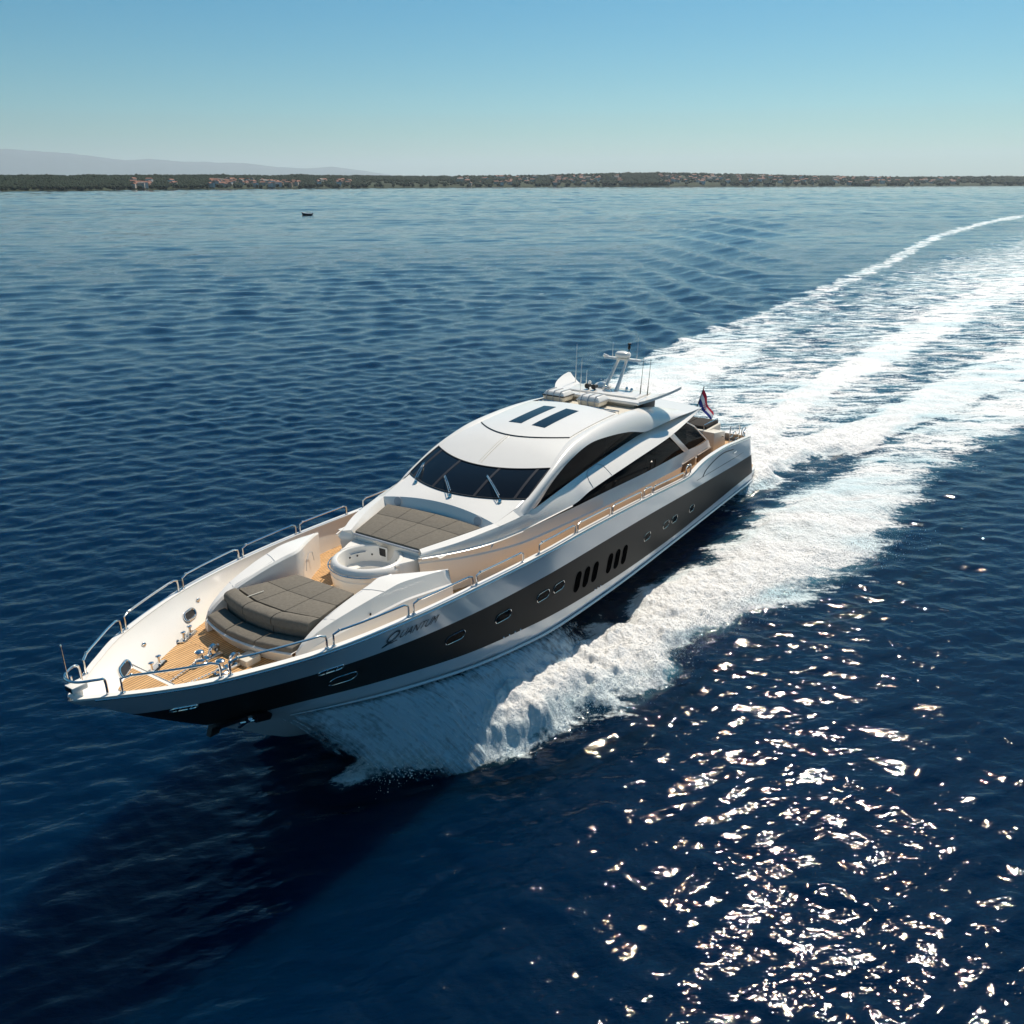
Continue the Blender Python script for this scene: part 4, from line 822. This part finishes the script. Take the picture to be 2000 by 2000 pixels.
for s in (1, -1):
    g = G(); g.box((8.7, s * 1.62 - .14, 5.4), (9.8, s * 1.62 + .14, 5.93), .02); g.build('arch_gap_dark', BLACK, arch)  # black boxes put in for the shade of the gaps beside the pedestal
# mast
g = G()
for s in (1, -1): g.tube(np.array([(9.05, s * .26, 6.1), (8.75, s * .24, 6.4), (8.05, s * .17, 7.18)]), [.085, .07, .05], 10)
g.hexa([(8.2, -.75, 7.16), (7.9, -.75, 7.16), (7.9, .75, 7.16), (8.2, .75, 7.16)], [(8.17, -.75, 7.23), (7.93, -.75, 7.23), (7.93, .75, 7.23), (8.17, .75, 7.23)], .015)
g.tube([(8.05, -.62, 7.2), (8.2, -.78, 7.3)], .06, 8); mast = g.build('mast', WHITE, yacht)
g = G(); g.lathe([(.16, 0), (.29, .02), (.31, .09), (.30, .15), (.24, .205), (.1, .23), (0.001, .232)], (8.05, .0, 7.26), 28); g.build('radar_dome', WHITE, mast)
g = G(); g.tube([(7.8, .12, 7.2), (7.78, .12, 7.72)], .022, 8); g.lathe([(.05, 0), (.055, .03), (.055, .12), (.03, .15)], (7.78, .12, 7.55), 12); g.lathe([(.075, 0), (.075, .06), (0.001, .07)], (7.78, .12, 7.72), 12); g.build('masthead_light', BLACK, mast)
for b, t_ in (((8.3, -1.92, 6.08), (8.25, -1.95, 7.60)), ((8.3, -1.68, 6.08), (8.28, -1.68, 7.08)), ((8.32, -1.42, 6.08), (8.3, -1.42, 6.62)), ((9.0, 1.25, 6.08), (8.95, 1.28, 7.52)), ((8.95, 1.52, 6.08), (8.9, 1.55, 7.46)), ((8.05, -.45, 7.2), (8.03, -.47, 7.80)), ((7.98, .55, 7.2), (7.95, .57, 8.05)), ((9.9, -.85, 6.05), (9.88, -.85, 6.55))):
    g = G(); b, t_ = np.array(b), np.array(t_); g.tube([b, lerp(b, t_, .25), lerp(b, t_, .26), t_], [.020, .018, .011, .007], 6); g.build('whip_antenna', WHITE if b[1] < 0 or b[2] > 7 else BLACK, yacht)
g = G(); g.lathe([(.30, 0), (.34, .05), (.28, .12), (.12, .17), (0.001, .175)], (8.55, -.55, 6.11), 24); g.build('satellite_dome', WHITE, yacht)
g = G(); g.lathe([(.03, 0), (.03, .08)], (8.6, -1.12, 6.1), 10); g.ball((8.6, -1.12, 6.22), .07); g.build('gps_antenna', WHITE, yacht)
for y in (-.78, -.50):
    g = G(); g.tube([(9.35, y, 6.1), (9.35, y, 6.2)], .03, 8); g.tube([(9.22, y, 6.24), (9.5, y, 6.25)], [.07, .10], 12); g.build('horn', BLACK, yacht)
g = G(); g.tube([(9.2, -.2, 6.11), (9.2, -.2, 6.22), (9.3, -.05, 6.26), (9.3, .15, 6.2), (9.3, .2, 6.11)], .03, 8); g.ball((9.25, -.1, 6.27), .06, seg=8); g.build('camera_unit', STEEL, yacht)
for x, y in ((8.6, .5), (8.7, .75)):
    g = G(); g.lathe([(.06, 0), (.06, .08), (.03, .12), (0.001, .12)], (x, y, 6.11), 12); g.build('deck_light', STEEL, yacht)

# ---- stern: cockpit, aft sunpad, platform
g = G(); g.box((.05, -1.6, 2.45), (2.0, 1.6, 3.28), .06, seg=3); g.box((2.0, -1.6, 2.45), (2.6, 1.6, 2.95), .05); gar = g.build('aft_sunpad_base', CREAM, yacht)
for y in (-1.5, -.5, .5):
    g = G(); g.box((.12, y + .01, 3.27), (1.75, y + .99, 3.42), .045); g.build('cushion', DFABRIC, gar)
    g = G(); g.box((2.02, y + .01, 2.94), (2.58, y + .99, 3.06), .04); g.build('cushion', DFABRIC, gar)
g = G(); g.tube([(1.85, 1.4, 3.3), (1.85, 1.4, 3.5), (.2, 1.45, 3.5), (.2, 1.45, 3.3)], .022, 8); g.build('sunpad_rail', STEEL, gar)
for s in (1, -1):
    g = G(); g.hexa([(1.1, s * 1.62, 2.45), (2.75, s * 1.62, 2.45), (2.75, s * 2.25, 2.45), (1.1, s * 2.25, 2.45)], [(1.2, s * 1.62, 3.22), (2.6, s * 1.62, 3.42), (2.65, s * 2.2, 3.42), (1.2, s * 2.2, 3.22)], .05); g.ball((1.6, s * 2.255, 3.05), .05, 0, 8); g.build('cockpit_locker', CREAM, yacht)
    x0, x1, y = 2.1, .75, 2.72; z0 = float(sheer(2.)) + .0
    g = G(); g.tube(catmull(np.array([(x0, s * y, 2.6), (x0, s * y, 3.55), (x0 - .15, s * y, 3.66), (x1 + .15, s * y, 3.52), (x1, s * y, 3.40), (x1, s * y, 2.6)]), 5), .024, 8)
    g.tube(catmull(np.array([(x0, s * y, 3.18), (x0 - .35, s * y, 3.16), (x0 - .5, s * y, 3.3), (x0 - .8, s * y, 3.3), (x0 - .95, s * y, 3.12), (x1, s * y, 3.08)]), 4), .020, 8)
    g.tube(catmull(np.array([(x0, s * y, 2.98), (x0 - .35, s * y, 2.96), (x0 - .5, s * y, 2.82), (x0 - .8, s * y, 2.82), (x0 - .95, s * y, 2.94), (x1, s * y, 2.9)]), 4), .020, 8)
    g.build('stern_rail', STEEL, yacht)
    g = G(); g.tube(catmull(np.array([(.45, s * 2.75, 2.7), (.45, s * 2.75, 3.18), (.35, s * 2.75, 3.28), (.0, s * 2.75, 3.25), (-.1, s * 2.75, 3.14), (.2, s * 2.75, 3.0), (.3, s * 2.75, 2.7)]), 5), .024, 8); g.build('stern_rail', STEEL, yacht)
    g = G(); g.lathe([(.05, 0), (.035, .05), (.033, .16), (.07, .19), (.02, .22), (0.001, .22)], (.5, s * 2.9, float(sheer(.5)) + .0), 12); g.build('mooring_bollard', STEEL, yacht)
    g = G(); g.tube(onside([(2.9, 2.72), (2.5, 2.70)], .03), .035, 8) if s == 1 else g.tube([(2.9, -3.2, 2.72), (2.5, -3.19, 2.70)], .035, 8); g.build('hull_light', STEEL, yacht)
g = G(); P = []
for x, h in ((-.75, 2.98), (-1.6, 2.98), (-2.2, 2.85), (-2.55, 2.5), (-2.65, 1.8)): P.append((x, h))
top = [(x, h, .86) for x, h in P] + [(x, -h, .86) for x, h in P[::-1]]; g.poly(top, (0, 0, -1), .22); pf = g.build('swim_platform', WHITE, yacht, smooth=False)
top = [(x + .06, h - .12, .864) for x, h in P] + [(x + .06, -h + .12, .864) for x, h in P[::-1]]; g = G(); g.poly(top, (0, 0, 1), .012); g.build('platform_teak', TEAK, pf, smooth=False)
g = G(); g.tube([(.15, .2, 3.3), (-.05, .2, 3.52)], .03, 8); g.build('flag_socket', STEEL, yacht)

# ================================================================== bow spray
def spray_mat():
    M = bpy.data.materials.new('spray'); M.use_nodes = True; t = M.node_tree; N = t.nodes; L = t.links; N.clear()
    at = N.new('ShaderNodeAttribute'); at.attribute_name = 'foam'; uv = N.new('ShaderNodeAttribute'); uv.attribute_name = 'flow'
    mp_ = N.new('ShaderNodeMapping'); mp_.inputs['Scale'].default_value = (9, 1.6, 1); L.new(uv.outputs['Vector'], mp_.inputs['Vector'])
    n1 = N.new('ShaderNodeTexNoise'); n1.inputs['Scale'].default_value = 1.0; n1.inputs['Detail'].default_value = 8; n1.inputs['Roughness'].default_value = .65; L.new(mp_.outputs[0], n1.inputs['Vector'])
    ge = N.new('ShaderNodeNewGeometry'); n2 = N.new('ShaderNodeTexNoise'); n2.inputs['Scale'].default_value = 7; n2.inputs['Detail'].default_value = 5; L.new(ge.outputs['Position'], n2.inputs['Vector'])
    a1 = N.new('ShaderNodeMath'); a1.operation = 'MULTIPLY_ADD'; a1.inputs[1].default_value = .65; L.new(n1.outputs[0], a1.inputs[0])
    a2 = N.new('ShaderNodeMath'); a2.operation = 'MULTIPLY_ADD'; a2.inputs[1].default_value = .35; a2.inputs[2].default_value = -0.92; L.new(n2.outputs[0], a2.inputs[0]); L.new(a2.outputs[0], a1.inputs[2])
    a3 = N.new('ShaderNodeMath'); a3.operation = 'MULTIPLY_ADD'; a3.inputs[1].default_value = .62; L.new(at.outputs['Fac'], a3.inputs[0]); L.new(a1.outputs[0], a3.inputs[2])
    r = N.new('ShaderNodeMapRange'); r.inputs[1].default_value = -.10; r.inputs[2].default_value = .22; r.inputs[3].default_value = 0; r.inputs[4].default_value = .95; L.new(a3.outputs[0], r.inputs[0])
    b = N.new('ShaderNodeBsdfPrincipled'); b.inputs['Base Color'].default_value = (.66, .82, .90, 1); b.inputs['Roughness'].default_value = .5  # spray white, with skylit shade and the blue water behind put into its colour
    bu = N.new('ShaderNodeBump'); bu.inputs['Distance'].default_value = .25; L.new(n1.outputs[0], bu.inputs['Height']); L.new(bu.outputs[0], b.inputs['Normal'])
    tr_ = N.new('ShaderNodeBsdfTransparent'); ms = N.new('ShaderNodeMixShader'); L.new(r.outputs[0], ms.inputs[0]); L.new(tr_.outputs[0], ms.inputs[1]); L.new(b.outputs[0], ms.inputs[2])
    o = N.new('ShaderNodeOutputMaterial'); L.new(ms.outputs[0], o.inputs[0]); return M
SPRAY = spray_mat(); FOAMM = mat('foam_drops', (.86, .88, .88), .4)
nx_, nt_ = 190, 46; sxs = np.linspace(27.7, 16.5, nx_); sts = np.linspace(0, 1, nt_)
Wd = np.interp(sxs, [16.5, 18.5, 20, 22, 24, 25.5, 26.6, 27.7], [.35, .8, 1.15, 1.5, 1.75, 1.8, 1.5, .9])
cy_, cz_ = chine(sxs); P = np.zeros((nx_, nt_, 3)); A_ = np.zeros((nx_, nt_))
for j, t in enumerate(sts):
    xw = sxs * math.cos(TRIM) - (cz_ - .1) * math.sin(TRIM) - (.8 + .7 * sstep(23, 27, sxs)) * t; zw = sxs * math.sin(TRIM) + (cz_ - .1) * math.cos(TRIM)
    y = cy_ - .12 + (Wd + .12) * t ** .8; z = zw * (1 - t ** 1.35) - .05 * t
    nn = fbm(sxs * 2.2, np.full(nx_, t * 3.0), 4, 61) - .5; P[:, j] = np.stack([xw, y + nn * .35 * t, z + nn * .5 * t * (1 - t) * 2], 1)
    A_[:, j] = (.92 + .25 * t) * sstep(27.9, 26.0, sxs) * (1 - .75 * sstep(19.0, 16.5, sxs)) * (1 - .35 * sstep(.10, .0, t)) * (1 - .55 * sstep(.5, 1, t) * sstep(23.5, 26, sxs)) * (.8 + .45 * fbm(sxs * 1.4, np.full(nx_, t * 3.0), 4, 71))
g = G(); 
for s_ in (1, -1): g.grid(P * (1, s_, 1), flip=s_ < 0)
sp = g.build('bow_spray', SPRAY, ang=180); tag(sp, 'sheet of white spray falling from the chine at the yacht bow', 'spray', kind='stuff')
me = sp.data; nv_ = len(me.vertices); C_ = np.array([v.co[:] for v in me.vertices]); from mathutils import kdtree
kd = kdtree.KDTree(nx_ * nt_); [kd.insert(p, i) for i, p in enumerate(P.reshape(-1, 3))]; kd.balance()
ii = np.array([kd.find((c[0], abs(c[1]), c[2]))[1] for c in C_])
at = me.attributes.new('foam', 'FLOAT', 'POINT'); at.data.foreach_set('value', A_.ravel()[ii].astype(np.float32))
fl_ = np.stack([sxs[ii // nt_], sts[ii % nt_] * 2, ii * 0], 1); at = me.attributes.new('flow', 'FLOAT_VECTOR', 'POINT'); at.data.foreach_set('vector', fl_.ravel().astype(np.float32))
# thrown drops along the breaking edges
nd_ = 17000; k = rng.random(nd_); E1 = catmull(np.array(RIB[0][:12])[:, :3], 8); q_ = (.06 + .94 * k ** .9) * (len(E1) - 1.01); i0 = q_.astype(int); f_ = (q_ - i0)[:, None]; B_ = E1[i0] * (1 - f_) + E1[i0 + 1] * f_
off = B_[:, 2] * (rng.normal(1.0, .34, nd_)); px_, py_ = B_[:, 0] - .3 * off + rng.normal(0, .5, nd_), B_[:, 1] + off; pz_ = .08 + np.abs(rng.normal(0, .32, nd_)) * np.interp(B_[:, 0], [-20, 0, 12, 22], [.3, .5, .8, 1.3])
rad = (.006 + .016 * rng.random(nd_) ** 3) * (1 + .5 * (rng.random(nd_) < .1)); TV = np.array([(0, 0, 1.), (.94, 0, -.33), (-.47, .82, -.33), (-.47, -.82, -.33)]); TF = np.array([(0, 1, 2), (0, 2, 3), (0, 3, 1), (1, 3, 2)])
V = TV[None] * rad[:, None, None] * rng.uniform(.6, 1.6, (nd_, 1, 3)) + np.stack([px_, py_, pz_], 1)[:, None, :]; F = (TF[None] + (np.arange(nd_) * 4)[:, None, None]).reshape(-1, 3)
me = bpy.data.meshes.new('spray_drops'); me.from_pydata(V.reshape(-1, 3).tolist(), [], F.tolist()); me.materials.append(FOAMM)
o = bpy.data.objects.new('spray_drops', me); COL.objects.link(o); tag(o, 'fine white spray drops thrown up along the breaking bow wave', 'spray', kind='stuff')

# ================================================================== loose things
def place(o, p): o.matrix_world = YM @ Matrix.Translation(Vector(p)); return o
for y, dark, lab in ((-1.30, True, 'white life raft canister with dark seam strapped on the roof beside the fin'), (.16, False, 'white life raft canister with grey lid facets nearest the port side roof')):
    o = empty('life_raft'); tag(o, lab, 'life raft', 'life raft canisters strapped on the yacht roof'); place(o, (10.78, y, 5.82))
    g = G(); g.hexa([(-.36, -.40, .04), (.36, -.40, .04), (.36, .40, .04), (-.36, .40, .04)], [(-.42, -.47, .24), (.42, -.47, .24), (.42, .47, .24), (-.42, .47, .24)], .05); g.build('shell_base', CREAM, o)
    g = G(); g.hexa([(-.42, -.47, .275), (.42, -.47, .275), (.42, .47, .275), (-.42, .47, .275)], [(-.30, -.36, .42), (.30, -.36, .42), (.30, .36, .42), (-.30, .36, .42)], .05); g.build('shell_lid', WHITE, o)
    g = G(); g.box((-.43, -.48, .24), (.43, .48, .275), .012); g.build('seam_band', BLACK if dark else GREYL, o)
    for yy in (-.28, 0, .28):
        g = G(); g.tube([(.38, yy, .04), (.445, yy, .25), (.32, yy, .435), (-.32, yy, .435), (-.445, yy, .25), (-.38, yy, .04)], .016, 6); g.build('strap', GREYL, o)
    g = G(); g.box((-.45, -.42, 0), (-.33, .42, .05)); g.box((.33, -.42, 0), (.45, .42, .05)); g.build('cradle', STEEL, o)
# ensign at the stern
fl = empty('flag'); tag(fl, 'red white and blue ensign with chequered shield on a raked stern staff', 'flag'); place(fl, (-.02, .2, 3.45)); fl.scale = (1.2, 1.2, 1.2)
g = G(); g.tube([(0, 0, 0), (-.85, 0, .98)], [.022, .016], 8); g.ball((-.86, 0, 1.0), .03, seg=8); g.build('flagstaff', mat('varnished_wood', (0.06, 0.035, 0.02), .4), fl)
FM = []
for nm, c_ in (('flag_red', (0.52, 0.015, 0.045)), ('flag_white', (0.75, 0.75, 0.75)), ('flag_blue', (0.015, 0.03, 0.20))): FM.append(mat(nm, c_, .8, spec=.2, bump=.3))
nU, nV = 42, 30; P = np.zeros((nV + 1, nU + 1, 3)); hoist_t, hoist_b = np.array([-.82, 0, .95]), np.array([-.36, 0, .42])
for i in range(nV + 1):
    for j in range(nU + 1):
        uu_, vv_ = j / nU, i / nV; h0 = lerp(hoist_t, hoist_b, vv_)
        dvec = np.array([-.42 * (1 - vv_) - .62 * vv_, .30, -1.02 + .28 * vv_]); dvec = dvec / np.linalg.norm(dvec)
        p = h0 + dvec * uu_ * 1.15; p[1] += .09 * math.sin(uu_ * 7 + vv_ * 2.5) * uu_ ** .6; p[0] += .05 * math.sin(uu_ * 5 + vv_ * 4) * uu_
        P[i, j] = p
g = G(); f_, mi_ = [], []
for i in range(nV):
    for j in range(nU):
        k = 0 if i < nV / 3 else (1 if i < 2 * nV / 3 else 2)
        if 16 <= j < 26 and 9 <= i < 21:      # chequered shield in the middle of the cloth
            k = 0 if ((j - 16) // 2 + (i - 9) // 2) % 2 == 0 else 1
        b = nU + 1; f_.append((i * b + j, (i + 1) * b + j, (i + 1) * b + j + 1, i * b + j + 1)); mi_.append(k)
g.v = [tuple(p) for p in P.reshape(-1, 3)]; g.f = f_; g.m = mi_; g.build('cloth', FM, fl, ang=180)

# ---- small boat far out, two people aboard
bo = empty('small_motorboat', (-255.5, -286.5, 0.0)); tag(bo, 'small open white boat with a dark hull alone on the distant blue water', 'motorboat')
bh = math.atan2(CR[0][1], CR[0][0]) + math.pi
bo.rotation_euler = (0, 0, bh + .12)
st = [(-2.9, .95, .75), (-1.5, 1.05, .72), (0, 1.08, .76), (1.5, .95, .95), (2.5, .55, 1.25), (3.1, .08, 1.5)]
g = G()
for s in (1, -1): g.grid(np.array([row([(x, s * b, z) for x, b, z in st], 20), row([(x * .97, s * b * .85, .38) for x, b, z in st], 20), row([(x * .9, s * b * .45, -.15) for x, b, z in st], 20)]))
g.grid(np.array([[(-2.9, s * .95, .75) for s in (-1, 1)], [(-2.65, s * .45, -.15) for s in (-1, 1)]])); g.build('boat_hull', mat('boat_navy', (0.01, 0.015, 0.03), .3), bo)
g = G()
for s in (1, -1): g.tube(row([(x, s * b, z + .14) for x, b, z in st], 20), .27, 8)
g.grid(np.array([[(x, y * b, .55) for y in (-1, 0, 1)] for x, b, z in st[:5]])); g.hexa([(1.2, -.8, .9), (2.9, -.2, 1.3), (2.9, .2, 1.3), (1.2, .8, .9)], [(1.2, -.8, 1.1), (2.9, -.2, 1.55), (2.9, .2, 1.55), (1.2, .8, 1.1)], .03); g.build('gunwale', WHITE, bo)
g = G(); g.box((-3.3, -.25, .5), (-2.9, .25, 1.35), .08); g.box((-3.2, -.08, -.4), (-3.0, .08, .5), .02); g.build('outboard_motor', BLACK, bo)
g = G(); g.box((.2, -.4, .55), (.8, .4, 1.25), .05); g.build('console', WHITE, bo)
def person(joints, edges, radii):
    me = bpy.data.meshes.new('person'); me.from_pydata(joints, edges, []); o = bpy.data.objects.new('person', me); COL.objects.link(o)
    sk = o.modifiers.new('skin', 'SKIN')
    for v_, r_ in zip(me.skin_vertices[0].data, radii): v_.radius = (r_, r_)
    me.skin_vertices[0].data[0].use_root = True
    o.modifiers.new('sub', 'SUBSURF').levels = 1; dg = bpy.context.evaluated_depsgraph_get(); nm = bpy.data.meshes.new_from_object(o.evaluated_get(dg)); o.modifiers.clear(); o.data = nm; return o
bo.scale = (.8, .8, .8)
BM = Matrix.Translation(bo.location) @ Matrix.Rotation(bo.rotation_euler.z, 4, 'Z') @ Matrix.Scale(.8, 4)
SKIN = mat('skin', (0.45, 0.27, 0.18), .6); SHIRT = mat('dark_shirt', (0.02, 0.025, 0.04), .8); HAIR = mat('hair', (0.02, 0.012, 0.008), .7)
for (px, py), stand, lab in (((.0, .15), True, 'person in dark clothes standing at the console of the small boat'), ((-1.6, -.1), False, 'person in dark clothes sitting near the stern of the small boat')):
    hz_ = .95 if stand else .5
    J = [(0, 0, hz_), (0, 0, hz_ + .28), (0, 0, hz_ + .50), (0, 0, hz_ + .60), (.02, 0, hz_ + .78)]; Ed = [(0, 1), (1, 2), (2, 3), (3, 4)]; Rd = [.15, .15, .17, .06, .11]
    for s in (1, -1):
        b = len(J); J += [(0, s * .20, hz_ + .50), (.06, s * .26, hz_ + .22), (.30, s * .22, hz_ + .12)]; Ed += [(2, b), (b, b + 1), (b + 1, b + 2)]; Rd += [.07, .055, .045]
        b = len(J); kn = (.05, s * .11, hz_ - .42) if stand else (.42, s * .13, hz_ + .02); ft = (0, s * .11, hz_ - .88) if stand else (.42, s * .13, hz_ - .40); toe = (ft[0] + .2, ft[1], ft[2] - .02)
        J += [(0, s * .10, hz_ - .05), kn, ft, toe]; Ed += [(0, b), (b, b + 1), (b + 1, b + 2), (b + 2, b + 3)]; Rd += [.10, .075, .055, .045]
    o = person(J, Ed, Rd); o.data.materials.append(SHIRT); o.data.materials.append(SKIN)
    for p_ in o.data.polygons: p_.use_smooth = True; p_.material_index = 1 if p_.center.z > hz_ + .58 or (p_.center.x > .18 and p_.center.z > hz_ + .05 and stand) else 0
    o.matrix_world = BM @ Matrix.Translation((px, py, .62 - (hz_ - .92 if stand else hz_ - .44))); tag(o, lab, 'person')
    g = G(); g.ball((.0, 0, hz_ + .83), .115, seg=10, sc=(1, .9, .8)); g.build('hair', HAIR, o)
